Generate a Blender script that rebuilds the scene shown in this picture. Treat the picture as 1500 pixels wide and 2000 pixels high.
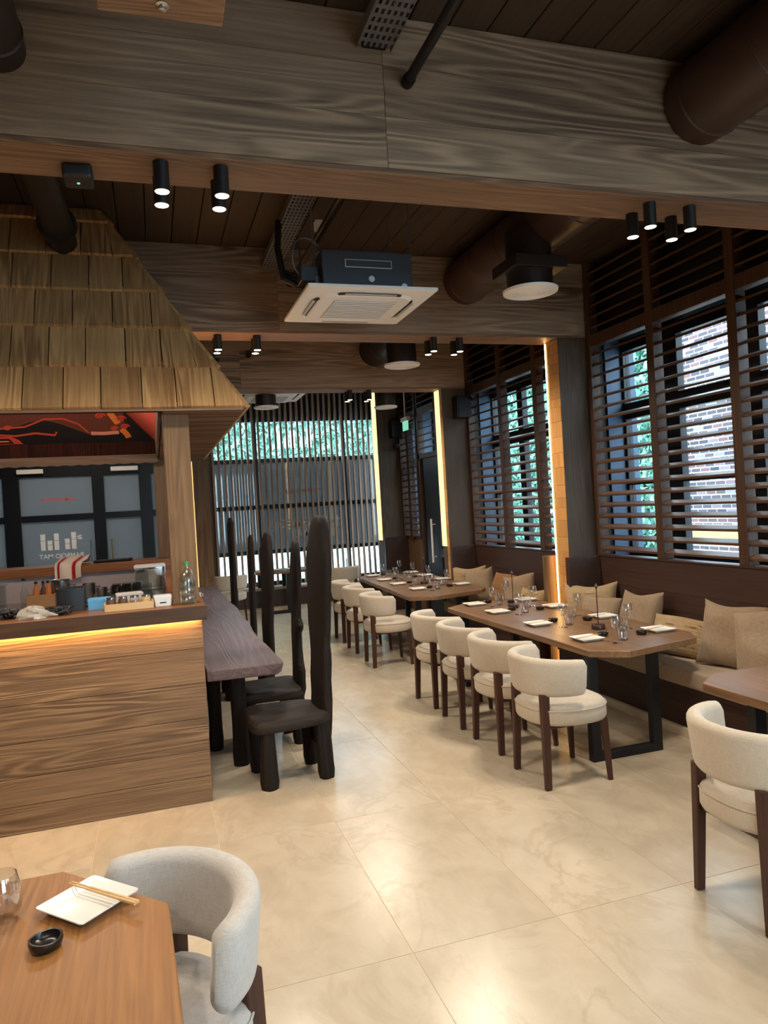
import bpy, bmesh, math, random
from mathutils import Vector, Matrix, Euler
random.seed(7)
for o in list(bpy.data.objects): bpy.data.objects.remove(o)
scene = bpy.context.scene
COL = scene.collection
PI = math.pi

# ---------------------------------------------------------------- camera
cam_d = bpy.data.cameras.new('camera'); cam = bpy.data.objects.new('camera', cam_d); COL.objects.link(cam)
cam_d.sensor_fit = 'VERTICAL'; cam_d.sensor_height = 24.0; cam_d.lens = 1417.93/2000*24.0
cam_d.clip_start = 0.05; cam_d.clip_end = 200
_R = ((0.95147, -0.05781, 0.30228), (-0.30223, 0.00873, 0.95320), (-0.05774, -0.99829, -0.00917))
cam.matrix_world = Matrix(((_R[0][0], -_R[0][1], -_R[0][2], 0), (_R[1][0], -_R[1][1], -_R[1][2], 0),
                           (_R[2][0], -_R[2][1], -_R[2][2], 1.65), (0, 0, 0, 1)))
scene.camera = cam

# ---------------------------------------------------------------- sky, exposure
SKY = 10.0
world = bpy.data.worlds.new('sky'); scene.world = world; world.use_nodes = True
bgn = world.node_tree.nodes['Background']
bgn.inputs[0].default_value = (0.74, 0.90, 1.0, 1); bgn.inputs[1].default_value = SKY
vs = scene.view_settings
vs.view_transform = 'Standard'; vs.look = 'None'; vs.gamma = 1.0; vs.use_curve_mapping = False
vs.exposure = 0.30
SPOT_W = 30.0
WARM = (1.0, 0.87, 0.71)
LEDC = (1.0, 0.60, 0.24)

# ---------------------------------------------------------------- colour + material helpers
def lin(c):
    c = c/255.0
    return c/12.92 if c <= 0.04045 else ((c+0.055)/1.055)**2.4
def rgb(r, g, b): return (lin(r), lin(g), lin(b), 1.0)

class NT:
    def __init__(s, name):
        s.m = bpy.data.materials.new(name); s.m.use_nodes = True
        s.t = s.m.node_tree; s.t.nodes.clear()
        s.out = s.n('ShaderNodeOutputMaterial')
    def n(s, typ, **kw):
        nd = s.t.nodes.new(typ)
        for k, v in kw.items(): setattr(nd, k, v)
        return nd
    def l(s, a, b): s.t.links.new(a, b)
    def math(s, op, a, b=None, clamp=False):
        nd = s.n('ShaderNodeMath', operation=op); nd.use_clamp = clamp
        for i, v in enumerate((a, b)):
            if v is None: continue
            if isinstance(v, (int, float)): nd.inputs[i].default_value = v
            else: s.l(v, nd.inputs[i])
        return nd.outputs[0]
    def mix(s, f, a, b, blend='MIX'):
        nd = s.n('ShaderNodeMix', data_type='RGBA', blend_type=blend)
        for sock, v in ((nd.inputs[0], f), (nd.inputs[6], a), (nd.inputs[7], b)):
            if isinstance(v, (int, float)): sock.default_value = v
            elif isinstance(v, tuple): sock.default_value = v
            else: s.l(v, sock)
        return nd.outputs[2]
    def ramp(s, f, stops):
        nd = s.n('ShaderNodeValToRGB'); cr = nd.color_ramp
        while len(cr.elements) < len(stops): cr.elements.new(0.5)
        for e, (p, c) in zip(cr.elements, stops): e.position = p; e.color = c
        s.l(f, nd.inputs[0]); return nd.outputs[0]
    def coords(s, scale=(1, 1, 1), rand=True):
        tc = s.n('ShaderNodeTexCoord'); v = tc.outputs['Object']
        if rand:
            oi = s.n('ShaderNodeObjectInfo')
            k = s.math('MULTIPLY', oi.outputs['Random'], 53.0)
            cb = s.n('ShaderNodeCombineXYZ')
            for i in range(3): s.l(k, cb.inputs[i])
            ad = s.n('ShaderNodeVectorMath', operation='ADD'); s.l(v, ad.inputs[0]); s.l(cb.outputs[0], ad.inputs[1]); v = ad.outputs[0]
        mp = s.n('ShaderNodeMapping'); mp.inputs['Scale'].default_value = scale; s.l(v, mp.inputs[0])
        return mp.outputs[0]
    def noise(s, v, scale, detail=4, rough=0.55, dist=0.0):
        nd = s.n('ShaderNodeTexNoise'); s.l(v, nd.inputs['Vector'])
        nd.inputs['Scale'].default_value = scale; nd.inputs['Detail'].default_value = detail
        nd.inputs['Roughness'].default_value = rough; nd.inputs['Distortion'].default_value = dist
        return nd.outputs['Fac']
    def bump(s, h, strength, dist=0.01):
        nd = s.n('ShaderNodeBump'); nd.inputs['Strength'].default_value = strength; nd.inputs['Distance'].default_value = dist
        s.l(h, nd.inputs['Height']); return nd.outputs[0]
    def bsdf(s, col, rough=0.5, metal=0.0, bump=None, spec=0.5):
        nd = s.n('ShaderNodeBsdfPrincipled')
        if isinstance(col, tuple): nd.inputs['Base Color'].default_value = col
        else: s.l(col, nd.inputs['Base Color'])
        if isinstance(rough, (int, float)): nd.inputs['Roughness'].default_value = rough
        else: s.l(rough, nd.inputs['Roughness'])
        nd.inputs['Metallic'].default_value = metal; nd.inputs['Specular IOR Level'].default_value = spec
        if bump is not None: s.l(bump, nd.inputs['Normal'])
        return nd.outputs[0]
    def done(s, sh): s.l(sh, s.out.inputs[0]); return s.m

def wood(name, dark, light, axis='x', sc=1.0, rough=0.55, rings=26.0, bump=0.25, knot=None, knots=1.0, contrast=1.0, tone=0.12, spec=0.4):
    t = NT(name)
    st = tuple(0.07 if c in axis else 1.0 for c in 'xyz')
    kn = tuple(0.45 if c in axis else 1.0 for c in 'xyz')
    fi = tuple(0.03 if c in axis else 1.0 for c in 'xyz')
    v = t.coords(tuple(a*sc for a in st))
    base = t.noise(v, 4.6, 2, 0.45, 0.12)
    vo = t.n('ShaderNodeTexVoronoi'); vo.feature = 'F1'
    t.l(t.coords(tuple(a*sc for a in kn)), vo.inputs['Vector']); vo.inputs['Scale'].default_value = 2.7
    d = vo.outputs['Distance']
    kn_h = t.math('MULTIPLY', t.math('POWER', t.math('MULTIPLY', t.math('SUBTRACT', 0.26, d, clamp=True), 3.8), 3.0), 0.28*knots)
    fld = t.math('ADD', base, kn_h)
    ring = t.math('SINE', t.math('MULTIPLY', fld, rings*5.2))
    ring = t.math('MULTIPLY', t.math('ADD', ring, 1.0), 0.5)
    msk = t.math('MULTIPLY', t.math('SUBTRACT', t.noise(t.coords(tuple(a*sc for a in kn)), 1.7, 2), 0.36, clamp=True), 4.0, clamp=True)
    ring = t.math('ADD', t.math('MULTIPLY', t.math('SUBTRACT', t.math('POWER', ring, 1.5), 0.5), msk), 0.5)
    fib = t.noise(t.coords(tuple(a*sc for a in fi)), 64.0, 4, 0.65)
    blot = t.noise(v, 2.6, 3, 0.55)
    f = t.math('ADD', t.math('MULTIPLY', ring, 0.30*contrast), t.math('MULTIPLY', t.math('SUBTRACT', fib, 0.18), 0.66))
    f = t.math('ADD', f, t.math('MULTIPLY', t.math('SUBTRACT', blot, 0.5), 0.62*contrast))
    f = t.math('ADD', t.math('MULTIPLY', f, 1.45), -0.06, clamp=True)
    col = t.mix(f, dark, light)
    if knot is not None:
        km = t.math('MULTIPLY', t.math('SUBTRACT', 0.11, d, clamp=True), 9.0, clamp=True)
        col = t.mix(t.math('MULTIPLY', km, 0.75), col, knot)
    oi = t.n('ShaderNodeObjectInfo')
    hs = t.n('ShaderNodeHueSaturation'); t.l(col, hs.inputs['Color'])
    t.l(t.math('ADD', t.math('MULTIPLY', oi.outputs['Random'], 2*tone), 1.0-tone), hs.inputs['Value'])
    bp = t.bump(t.math('ADD', t.math('MULTIPLY', ring, 0.6), t.math('MULTIPLY', fib, 0.7)), bump, 0.006)
    return t.done(t.bsdf(hs.outputs[0], rough, bump=bp, spec=spec))

def plain(name, c, rough=0.5, metal=0.0, var=0.0, nscale=20.0, bump=0.0, spec=0.5):
    t = NT(name); v = t.coords()
    n = t.noise(v, nscale, 3)
    k = 1.0-var
    col = t.mix(n, (c[0]*k, c[1]*k, c[2]*k, 1), (min(1, c[0]*(1+var)), min(1, c[1]*(1+var)), min(1, c[2]*(1+var)), 1))
    bp = t.bump(n, bump, 0.004) if bump else None
    return t.done(t.bsdf(col, rough, metal, bp, spec))

def fabric(name, c, c2, scale=1.0, bump=0.35, sheen=0.2):
    t = NT(name)
    a = t.noise(t.coords((330*scale, 330*scale, 26*scale)), 1.0, 2)
    b = t.noise(t.coords((40*scale, 40*scale, 420*scale)), 1.0, 2)
    big = t.noise(t.coords(), 6.0, 2)
    w = t.math('MULTIPLY', t.math('ADD', a, b), 0.5)
    f = t.math('ADD', t.math('MULTIPLY', w, 1.5), t.math('MULTIPLY', t.math('SUBTRACT', big, 0.5), 0.4))
    f = t.math('SUBTRACT', f, 0.25, clamp=True)
    col = t.mix(f, c2, c)
    nd = t.n('ShaderNodeBsdfPrincipled'); t.l(col, nd.inputs['Base Color']); nd.inputs['Roughness'].default_value = 0.9
    nd.inputs['Specular IOR Level'].default_value = 0.15; nd.inputs['Sheen Weight'].default_value = sheen
    t.l(t.bump(w, bump, 0.003), nd.inputs['Normal'])
    return t.done(nd.outputs[0])

def glass(name, tint=(1, 1, 1, 1), gloss=1.0, rough=0.0, ior=1.45):
    t = NT(name)
    tr = t.n('ShaderNodeBsdfTransparent'); tr.inputs[0].default_value = tint
    gl = t.n('ShaderNodeBsdfGlossy'); gl.inputs['Roughness'].default_value = rough; gl.inputs[0].default_value = (1, 1, 1, 1)
    lw = t.n('ShaderNodeLayerWeight'); lw.inputs[0].default_value = 0.5
    f5 = t.math('ADD', t.math('MULTIPLY', t.math('POWER', lw.outputs['Facing'], 4.0), 0.9), 0.04)
    nz = t.noise(t.coords(), 2.0, 2)
    k = t.math('MULTIPLY', f5, t.math('ADD', t.math('MULTIPLY', nz, 0.1*gloss), gloss), clamp=True)
    mx = t.n('ShaderNodeMixShader'); t.l(k, mx.inputs[0]); t.l(tr.outputs[0], mx.inputs[1]); t.l(gl.outputs[0], mx.inputs[2])
    return t.done(mx.outputs[0])

def film(name, c, opac=0.7, rough=0.06, trans=0.22):
    t = NT(name)
    tr = t.n('ShaderNodeBsdfTransparent'); tr.inputs[0].default_value = (0.85, 0.93, 1, 1)
    nz = t.noise(t.coords(), 1.2, 2)
    col = t.mix(nz, tuple(x*0.9 for x in c[:3])+(1,), tuple(min(1, x*1.1) for x in c[:3])+(1,))
    tl = t.n('ShaderNodeBsdfTranslucent'); t.l(col, tl.inputs[0])
    m2 = t.n('ShaderNodeMixShader'); m2.inputs[0].default_value = trans
    t.l(t.bsdf(col, rough, spec=0.9), m2.inputs[1]); t.l(tl.outputs[0], m2.inputs[2]); b = m2.outputs[0]
    mx = t.n('ShaderNodeMixShader'); mx.inputs[0].default_value = opac
    t.l(tr.outputs[0], mx.inputs[1]); t.l(b, mx.inputs[2])
    return t.done(mx.outputs[0])

def emit(name, c, s):
    t = NT(name); e = t.n('ShaderNodeEmission')
    n = t.noise(t.coords(), 9.0, 1)
    t.l(t.mix(n, (c[0]*0.97, c[1]*0.97, c[2]*0.97, 1), (c[0], c[1], c[2], 1)), e.inputs[0])
    e.inputs[1].default_value = s
    return t.done(e.outputs[0])

M = {}
M['beam'] = wood('beam_wood', rgb(88, 68, 53), rgb(182, 152, 122), 'x', 1.0, 0.6, 20, 0.35, rgb(212, 192, 166), 1.4, 1.2, 0.06)
M['soffit'] = wood('soffit_wood', rgb(88, 66, 50), rgb(162, 128, 98), 'x', 1.0, 0.55, 26, 0.25, rgb(206, 172, 132), 1.0, 0.9, 0.06)
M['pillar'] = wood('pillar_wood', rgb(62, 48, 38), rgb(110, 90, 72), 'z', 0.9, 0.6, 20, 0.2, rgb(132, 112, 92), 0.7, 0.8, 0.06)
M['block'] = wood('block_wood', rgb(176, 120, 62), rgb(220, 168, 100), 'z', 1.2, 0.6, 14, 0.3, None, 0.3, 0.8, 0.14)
M['ceil'] = wood('ceiling_wood', rgb(50, 39, 31), rgb(78, 62, 50), 'y', 0.8, 0.6, 16, 0.15, None, 0.4, 0.7, 0.08)
M['bar'] = wood('bar_wood', rgb(78, 54, 36), rgb(150, 116, 82), 'x', 1.2, 0.5, 24, 0.8, rgb(120, 80, 46), 0.8, 1.2, 0.08)
M['counter'] = wood('counter_wood', rgb(96, 58, 32), rgb(176, 116, 66), 'x', 1.1, 0.38, 20, 0.15, None, 0.5, 0.9, 0.05)
M['lip'] = wood('worktop_edge_wood', rgb(44, 28, 18), rgb(92, 62, 40), 'x', 1.1, 0.45, 20, 0.15, None, 0.5, 0.9, 0.05)
M['shingle'] = wood('shingle_wood', rgb(120, 80, 48), rgb(214, 168, 112), 'yz', 1.3, 0.6, 18, 0.3, rgb(120, 76, 44), 0.8, 1.1, 0.13)
M['shingleside'] = wood('shingle_side_wood', rgb(120, 80, 48), rgb(214, 168, 112), 'xz', 1.3, 0.6, 18, 0.3, rgb(120, 76, 44), 0.8, 1.1, 0.13)
M['post'] = wood('post_wood', rgb(84, 60, 38), rgb(146, 112, 76), 'z', 1.0, 0.6, 20, 0.25, rgb(100, 70, 42), 0.5, 0.9, 0.08)
M['boards'] = wood('dark_boards', rgb(30, 14, 9), rgb(66, 34, 22), 'z', 1.0, 0.85, 18, 0.25, None, 0.6, 0.9, 0.14, 0.1)
M['louvre'] = wood('louvre_wood', rgb(60, 38, 25), rgb(106, 72, 48), 'y', 1.2, 0.5, 14, 0.12, None, 0.2, 0.7, 0.1)
M['stile'] = wood('stile_wood', rgb(52, 34, 23), rgb(92, 63, 43), 'z', 1.2, 0.5, 14, 0.12, None, 0.2, 0.7, 0.08)
M['slat'] = wood('slat_wood', rgb(128, 106, 90), rgb(176, 152, 132), 'z', 1.2, 0.55, 14, 0.12, None, 0.2, 0.7, 0.08)
M['bench'] = wood('bench_wood', rgb(46, 30, 24), rgb(76, 52, 42), 'y', 0.8, 0.45, 30, 0.12, None, 0.2, 0.8, 0.06)
M['table'] = wood('table_walnut', rgb(92, 65, 43), rgb(156, 117, 82), 'y', 1.0, 0.36, 20, 0.1, None, 0.4, 0.8, 0.06)
M['oak'] = wood('table_oak', rgb(112, 72, 34), rgb(170, 118, 64), 'y', 1.6, 0.4, 26, 0.12, None, 0.6, 0.8, 0.03)
M['liveedge'] = wood('live_edge_wood', rgb(78, 58, 56), rgb(136, 112, 112), 'y', 0.9, 0.42, 16, 0.3, None, 0.6, 0.8, 0.03)
M['legwood'] = wood('leg_walnut', rgb(52, 28, 20), rgb(88, 52, 38), 'z', 1.5, 0.42, 14, 0.08, None, 0.1, 0.7, 0.06)
M['charred'] = wood('charred_wood', rgb(11, 8, 7), rgb(46, 35, 28), 'z', 1.4, 0.7, 16, 0.9, None, 0.5, 0.9, 0.1, 0.2)
M['charseat'] = wood('charred_seat_wood', rgb(20, 15, 12), rgb(58, 45, 36), 'x', 1.4, 0.6, 16, 0.6, None, 0.5, 0.9, 0.08, 0.25)
M['reed'] = wood('reed_batten', rgb(74, 54, 38), rgb(150, 116, 84), 'x', 1.2, 0.6, 12, 0.15, None, 0.1, 0.7, 0.4)
M['palewood'] = wood('pale_wood', rgb(196, 156, 104), rgb(228, 194, 144), 'x', 1.5, 0.5, 16, 0.1, None, 0.2, 0.6, 0.06)
M['outwood'] = wood('outdoor_wood', rgb(196, 160, 104), rgb(236, 208, 160), 'y', 1.2, 0.7, 14, 0.15, None, 0.2, 0.6, 0.1)
M['cream'] = fabric('cream_fabric', rgb(212, 199, 180), rgb(178, 161, 140))
M['greyfab'] = fabric('pale_grey_fabric', rgb(206, 200, 192), rgb(164, 158, 152))
M['cushion'] = fabric('bench_fabric', rgb(190, 170, 146), rgb(150, 128, 106))
M['pillow'] = fabric('pillow_linen', rgb(170, 147, 120), rgb(122, 100, 78))
M['knit'] = fabric('knit_wool', rgb(192, 166, 128), rgb(134, 108, 76), 0.6)
M['brownknit'] = fabric('brown_knit_wool', rgb(166, 122, 78), rgb(112, 76, 44), 0.6)
M['cloth'] = fabric('tea_towel', rgb(232, 222, 204), rgb(204, 188, 164))
M['redcloth'] = fabric('tea_towel_red', rgb(190, 40, 40), rgb(150, 24, 28))
M['black'] = plain('black_metal', rgb(24, 25, 28), 0.45, 0.3, 0.1)
M['blackpl'] = plain('black_plastic', rgb(20, 20, 22), 0.5, 0, 0.1)
M['frame'] = plain('dark_window_frame', rgb(18, 20, 26), 0.4, 0.2, 0.08)
M['reveal'] = plain('blue_grey_reveal', rgb(62, 80, 100), 0.5, 0.2, 0.06)
M['duct'] = plain('brown_duct_paint', rgb(64, 46, 38), 0.42, 0.1, 0.06)
M['duct_dk'] = plain('dark_duct_paint', rgb(36, 29, 26), 0.45, 0.1, 0.06)
M['galv'] = plain('galvanised_steel', rgb(120, 122, 124), 0.45, 0.6, 0.1)
M['acbody'] = plain('ac_grey_steel', rgb(74, 78, 84), 0.5, 0.35, 0.08)
M['white'] = plain('white_plastic', rgb(238, 236, 232), 0.4, 0, 0.03)
M['grille'] = plain('grey_grille', rgb(176, 178, 180), 0.55, 0, 0.06, 60)
M['china'] = plain('white_china', rgb(236, 234, 228), 0.12, 0, 0.02)
M['blackcer'] = plain('black_ceramic', rgb(26, 22, 20), 0.3, 0, 0.2)
M['browncer'] = plain('brown_ceramic', rgb(64, 40, 34), 0.3, 0, 0.2)
M['steel'] = plain('stainless_steel', rgb(176, 176, 176), 0.25, 0.95, 0.05)
M['greypanel'] = plain('pale_grey_panel', rgb(176, 166, 164), 0.4, 0, 0.05)
M['plinth'] = plain('cream_plinth', rgb(222, 208, 184), 0.5, 0, 0.05)
M['darkwall'] = plain('dark_wall_paint', rgb(34, 29, 27), 0.7, 0, 0.08)
M['blackwall'] = plain('black_backing', rgb(10, 11, 14), 0.7, 0, 0.08)
M['blue'] = plain('blue_box_card', rgb(104, 176, 226), 0.4, 0, 0.05)
M['green'] = plain('green_plastic', rgb(60, 140, 84), 0.4, 0, 0.05)
M['card'] = plain('cardboard', rgb(178, 138, 92), 0.7, 0, 0.08)
M['bag'] = plain('grey_plastic_bag', rgb(176, 164, 150), 0.35, 0, 0.2, 30, 0.5)
M['jar'] = plain('jar_contents', rgb(96, 62, 44), 0.5, 0, 0.4, 60)
M['orange'] = plain('orange_label', rgb(206, 120, 46), 0.5, 0, 0.15)
M['paving'] = plain('pale_paving', rgb(158, 172, 184), 0.7, 0, 0.06, 3.0)
M['mortar'] = plain('white_mortar', rgb(236, 238, 240), 0.8, 0, 0.03)
M['exitgreen'] = emit('exit_sign_glow', (0.25, 0.75, 0.5), 0.8)
M['lens'] = emit('spot_lens_glow', (1.0, 0.84, 0.55), 18.0)
M['bulb'] = emit('lamp_bulb_glow', (1.0, 0.90, 0.76), 280.0)
M['led'] = emit('led_strip_glow', (1.0, 0.72, 0.30), 1.6)
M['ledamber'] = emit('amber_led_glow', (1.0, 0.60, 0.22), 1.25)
M['ledhot'] = emit('led_profile_glow', (1.0, 0.56, 0.18), 34.0)
M['ledbar'] = emit('bar_led_glow', (1.0, 0.58, 0.20), 75.0)
M['pane'] = glass('clear_window_glass', (0.93, 0.98, 1, 1), 1.0)
M['filmpane'] = film('grey_frosted_film', rgb(126, 128, 130), 0.92, 0.05)
M['clear'] = glass('drinking_glass', (0.95, 0.96, 0.97, 1), 2.2, 0.02)
M['bottle'] = glass('clear_plastic', (0.92, 0.96, 0.95, 1), 2.6, 0.05)
M['decal'] = film('white_vinyl', rgb(246, 246, 246), 1.0, 0.6, 0.0)
M['decalglow'] = film('translucent_white_vinyl', rgb(246, 248, 236), 1.0, 0.6, 0.95)
M['reddecal'] = film('red_vinyl', rgb(224, 70, 66), 1.0, 0.6, 0.0)
M['marble_red'] = plain('mural_red', rgb(206, 74, 54), 0.6, 0, 0.25, 26)
M['mural_or'] = plain('mural_orange', rgb(232, 130, 52), 0.6, 0, 0.2, 26)
M['mural_br'] = plain('mural_brown', rgb(106, 54, 40), 0.6, 0, 0.3, 40)
M['mural_pk'] = plain('mural_pink', rgb(232, 150, 124), 0.6, 0, 0.15, 40)
M['mural_bk'] = plain('mural_black_ground', rgb(26, 24, 25), 0.5, 0, 0.2, 60)

def tile_mat():
    t = NT('travertine_tile')
    v = t.coords((1.6, 1.0, 1))
    big = t.noise(v, 1.1, 3, 0.5, 0.3)
    mid = t.noise(v, 4.5, 4, 0.6, 0.5)
    warp = t.noise(v, 1.5, 5, 0.6, 1.2)
    vein = t.math('SUBTRACT', 1.0, t.math('MULTIPLY', t.math('ABSOLUTE', t.math('SUBTRACT', warp, 0.47)), 22.0), clamp=True)
    vein = t.math('MULTIPLY', vein, t.math('MULTIPLY', t.math('SUBTRACT', big, 0.35, clamp=True), 2.2))
    f = t.math('ADD', t.math('MULTIPLY', big, 0.55), t.math('MULTIPLY', mid, 0.45), clamp=True)
    col = t.mix(t.math('MULTIPLY', t.math('SUBTRACT', f, 0.28, clamp=True), 2.2, clamp=True), rgb(176, 160, 136), rgb(206, 192, 170))
    col = t.mix(t.math('MULTIPLY', vein, 0.45), col, rgb(160, 138, 110))
    return t.done(t.bsdf(col, 0.24, spec=0.5))
M['tile'] = tile_mat()
M['grout'] = plain('pale_grout', rgb(226, 212, 190), 0.8, 0, 0.03)

def brick_mat():
    t = NT('dark_brick'); oi = t.n('ShaderNodeObjectInfo')
    col = t.ramp(oi.outputs['Random'], [(0.0, rgb(52, 50, 58)), (0.45, rgb(82, 72, 78)), (0.75, rgb(112, 78, 76)), (1.0, rgb(134, 134, 144))])
    n = t.noise(t.coords(), 30, 3)
    return t.done(t.bsdf(t.mix(t.math('MULTIPLY', n, 0.4), col, rgb(60, 56, 64)), 0.85))
M['brick'] = brick_mat()
def brick_stuff():
    t = NT('dark_brick_mass'); g = t.n('ShaderNodeNewGeometry')
    col = t.ramp(g.outputs['Random Per Island'], [(0.0, rgb(52, 50, 58)), (0.45, rgb(82, 72, 78)), (0.75, rgb(112, 78, 76)), (1.0, rgb(134, 134, 144))])
    return t.done(t.bsdf(col, 0.85))
M['brickmass'] = brick_stuff()
def leaf_mat():
    t = NT('hedge_leaf'); g = t.n('ShaderNodeNewGeometry')
    col = t.ramp(g.outputs['Random Per Island'], [(0.0, rgb(52, 100, 88)), (0.5, rgb(104, 158, 134)), (1.0, rgb(176, 210, 190))])
    return t.done(t.bsdf(col, 0.6))
M['leaf'] = leaf_mat()
M['hedgecore'] = plain('hedge_core', rgb(60, 104, 86), 0.9, 0, 0.3, 8)

# ---------------------------------------------------------------- mesh builder
class MB:
    def __init__(s): s.v = []; s.f = []
    def add(s, vs_, fs):
        o = len(s.v); s.v += [tuple(p) for p in vs_]; s.f += [tuple(i+o for i in f) for f in fs]; return s
    def box(s, x0, x1, y0, y1, z0, z1):
        return s.add([(x0, y0, z0), (x1, y0, z0), (x1, y1, z0), (x0, y1, z0), (x0, y0, z1), (x1, y0, z1), (x1, y1, z1), (x0, y1, z1)],
                     [(0, 3, 2, 1), (4, 5, 6, 7), (0, 1, 5, 4), (1, 2, 6, 5), (2, 3, 7, 6), (3, 0, 4, 7)])
    def obox(s, c, size, rot=(0, 0, 0)):
        m = MB().box(-size[0]/2, size[0]/2, -size[1]/2, size[1]/2, -size[2]/2, size[2]/2)
        R = Euler(rot).to_matrix()
        return s.add([Vector(c)+R @ Vector(p) for p in m.v], m.f)
    def prism(s, poly, z0, z1):
        n = len(poly)
        return s.add([(x, y, z0) for x, y in poly]+[(x, y, z1) for x, y in poly],
                     [tuple(range(n-1, -1, -1)), tuple(range(n, 2*n))]+[(i, (i+1) % n, n+(i+1) % n, n+i) for i in range(n)])
    def loft(s, rings, close=True, caps=True):
        n = len(rings[0]); o = len(s.v)
        for r in rings: s.v += [tuple(p) for p in r]
        for k in range(len(rings)-1):
            for i in range(n if close else n-1):
                j = (i+1) % n
                s.f.append((o+k*n+i, o+k*n+j, o+(k+1)*n+j, o+(k+1)*n+i))
        if caps:
            s.f.append(tuple(o+i for i in range(n-1, -1, -1)))
            s.f.append(tuple(o+(len(rings)-1)*n+i for i in range(n)))
        return s
    def lathe(s, prof, n=20, c=(0, 0, 0), caps=True):
        rings = [[(c[0]+r*math.cos(2*PI*i/n), c[1]+r*math.sin(2*PI*i/n), c[2]+z) for i in range(n)] for r, z in prof]
        return s.loft(rings, True, caps)
    def cyl(s, c, r, z0, z1, n=16): return s.lathe([(r, z0), (r, z1)], n, (c[0], c[1], 0))
    def tube(s, pts, r, n=8, caps=True):
        pts = [Vector(p) for p in pts]; rings = []; prev = None
        for i, p in enumerate(pts):
            d = (pts[min(i+1, len(pts)-1)]-pts[max(i-1, 0)]).normalized()
            ref = prev if prev is not None else (Vector((0, 0, 1)) if abs(d.z) < 0.9 else Vector((1, 0, 0)))
            u = (ref-d*ref.dot(d)).normalized(); w = d.cross(u); prev = u
            rr = r[i] if isinstance(r, (list, tuple)) else r
            rings.append([p+u*(rr*math.cos(2*PI*k/n))+w*(rr*math.sin(2*PI*k/n)) for k in range(n)])
        return s.loft(rings, True, caps)
    def mesh(s, name, bevel=0.0, seg=2, smooth=None, sub=0):
        me = bpy.data.meshes.new(name); me.from_pydata(s.v, [], s.f)
        bm = bmesh.new(); bm.from_mesh(me)
        bmesh.ops.recalc_face_normals(bm, faces=bm.faces)
        if bevel > 0:
            ed = [e for e in bm.edges if len(e.link_faces) == 2 and e.calc_face_angle(0) > 0.5]
            bmesh.ops.bevel(bm, geom=ed, offset=bevel, segments=seg, affect='EDGES', profile=0.6, clamp_overlap=True)
        bm.to_mesh(me); bm.free()
        if smooth is not None:
            me.polygons.foreach_set('use_smooth', [True]*len(me.polygons))
            me.set_sharp_from_angle(angle=math.radians(smooth))
        return me
    def build(s, name, mat, parent=None, loc=(0, 0, 0), rot=(0, 0, 0), bevel=0.0, seg=2, smooth=None):
        return obj(name, s.mesh(name, bevel, seg, smooth), mat, parent, loc, rot)

def obj(name, me, mat, parent=None, loc=(0, 0, 0), rot=(0, 0, 0)):
    if mat is not None and not me.materials: me.materials.append(M[mat])
    o = bpy.data.objects.new(name, me); COL.objects.link(o)
    o.location = loc; o.rotation_euler = rot
    if parent is not None: o.parent = parent
    return o
def tag(o, label=None, cat=None, group=None, kind=None):
    if label: o['label'] = label
    if cat: o['category'] = cat
    if group: o['group'] = group
    if kind: o['kind'] = kind
    return o
def thing(name, label, cat, loc=(0, 0, 0), rz=0.0, group=None, kind=None):
    o = bpy.data.objects.new(name, None); COL.objects.link(o); o.empty_display_size = 0.1
    o.location = loc; o.rotation_euler = (0, 0, rz)
    return tag(o, label, cat, group, kind)
def copy_tree(root, loc, rz=None, label=None, group=None):
    r = root.copy(); COL.objects.link(r); r.location = loc
    if rz is not None: r.rotation_euler = (0, 0, rz)
    if label: r['label'] = label
    if group: r['group'] = group
    for ch in list(root.children):
        c = ch.copy()
        if ch.data is not None and ch.type == 'LIGHT': c.data = ch.data
        COL.objects.link(c); c.parent = r
        for g in ch.children:
            d = g.copy(); COL.objects.link(d); d.parent = c
    return r
def struct(name, mb, mat, parent=None, label=None, **kw):
    o = mb.build(name, mat, parent, **kw) if mb else None
    if o is None:
        o = bpy.data.objects.new(name, None); COL.objects.link(o); o.empty_display_size = 0.1
    if parent is None: o['kind'] = 'structure'
    if label: o['label'] = label
    return o
def spot_lamp(parent, loc, w, size=165, blend=0.85, col=WARM, r=0.025):
    ld = bpy.data.lights.new('spot_light', 'SPOT'); ld.energy = w; ld.color = col; ld.spot_size = math.radians(size); ld.spot_blend = blend
    ld.shadow_soft_size = r
    o = bpy.data.objects.new('spot_light', ld); COL.objects.link(o); o.location = loc
    if parent is not None: o.parent = parent
    return o
def rrect(w, h, r, n=5):
    out = []
    for cx, cy, a0 in ((w/2-r, h/2-r, 0), (-w/2+r, h/2-r, PI/2), (-w/2+r, -h/2+r, PI), (w/2-r, -h/2+r, 1.5*PI)):
        for i in range(n):
            a = a0+PI/2*i/(n-1); out.append((cx+r*math.cos(a), cy+r*math.sin(a)))
    return out

# ================================================================ STRUCTURE
XL, YB, YF, ZC, ZB = -4.5, -3.2, 12.6, 3.70, 3.06
BEAMS = (0.13, 2.88, 5.63, 8.25, 10.9)

# floor: grout slab and tiles
floor = struct('floor', MB().box(XL, 4.2, YB, YF, -0.08, -0.0025), 'grout', label='polished cream travertine tile floor')
tw, tl = 0.598, 1.220
tm = MB().box(-tw/2+0.0012, tw/2-0.0012, -tl/2+0.0012, tl/2-0.0012, -0.012, 0.0).mesh('floor_tile', 0.0008, 1)
for i in range(-5, 6):
    for j in range(-3, 9):
        cx = 0.816+tw*(i+0.5); cy = 2.527+tl*(j-0.5)
        if cx < -2.6 or cy > YF-0.3: continue
        obj('floor_tile', tm, 'tile', floor, (cx, cy, 0))

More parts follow.
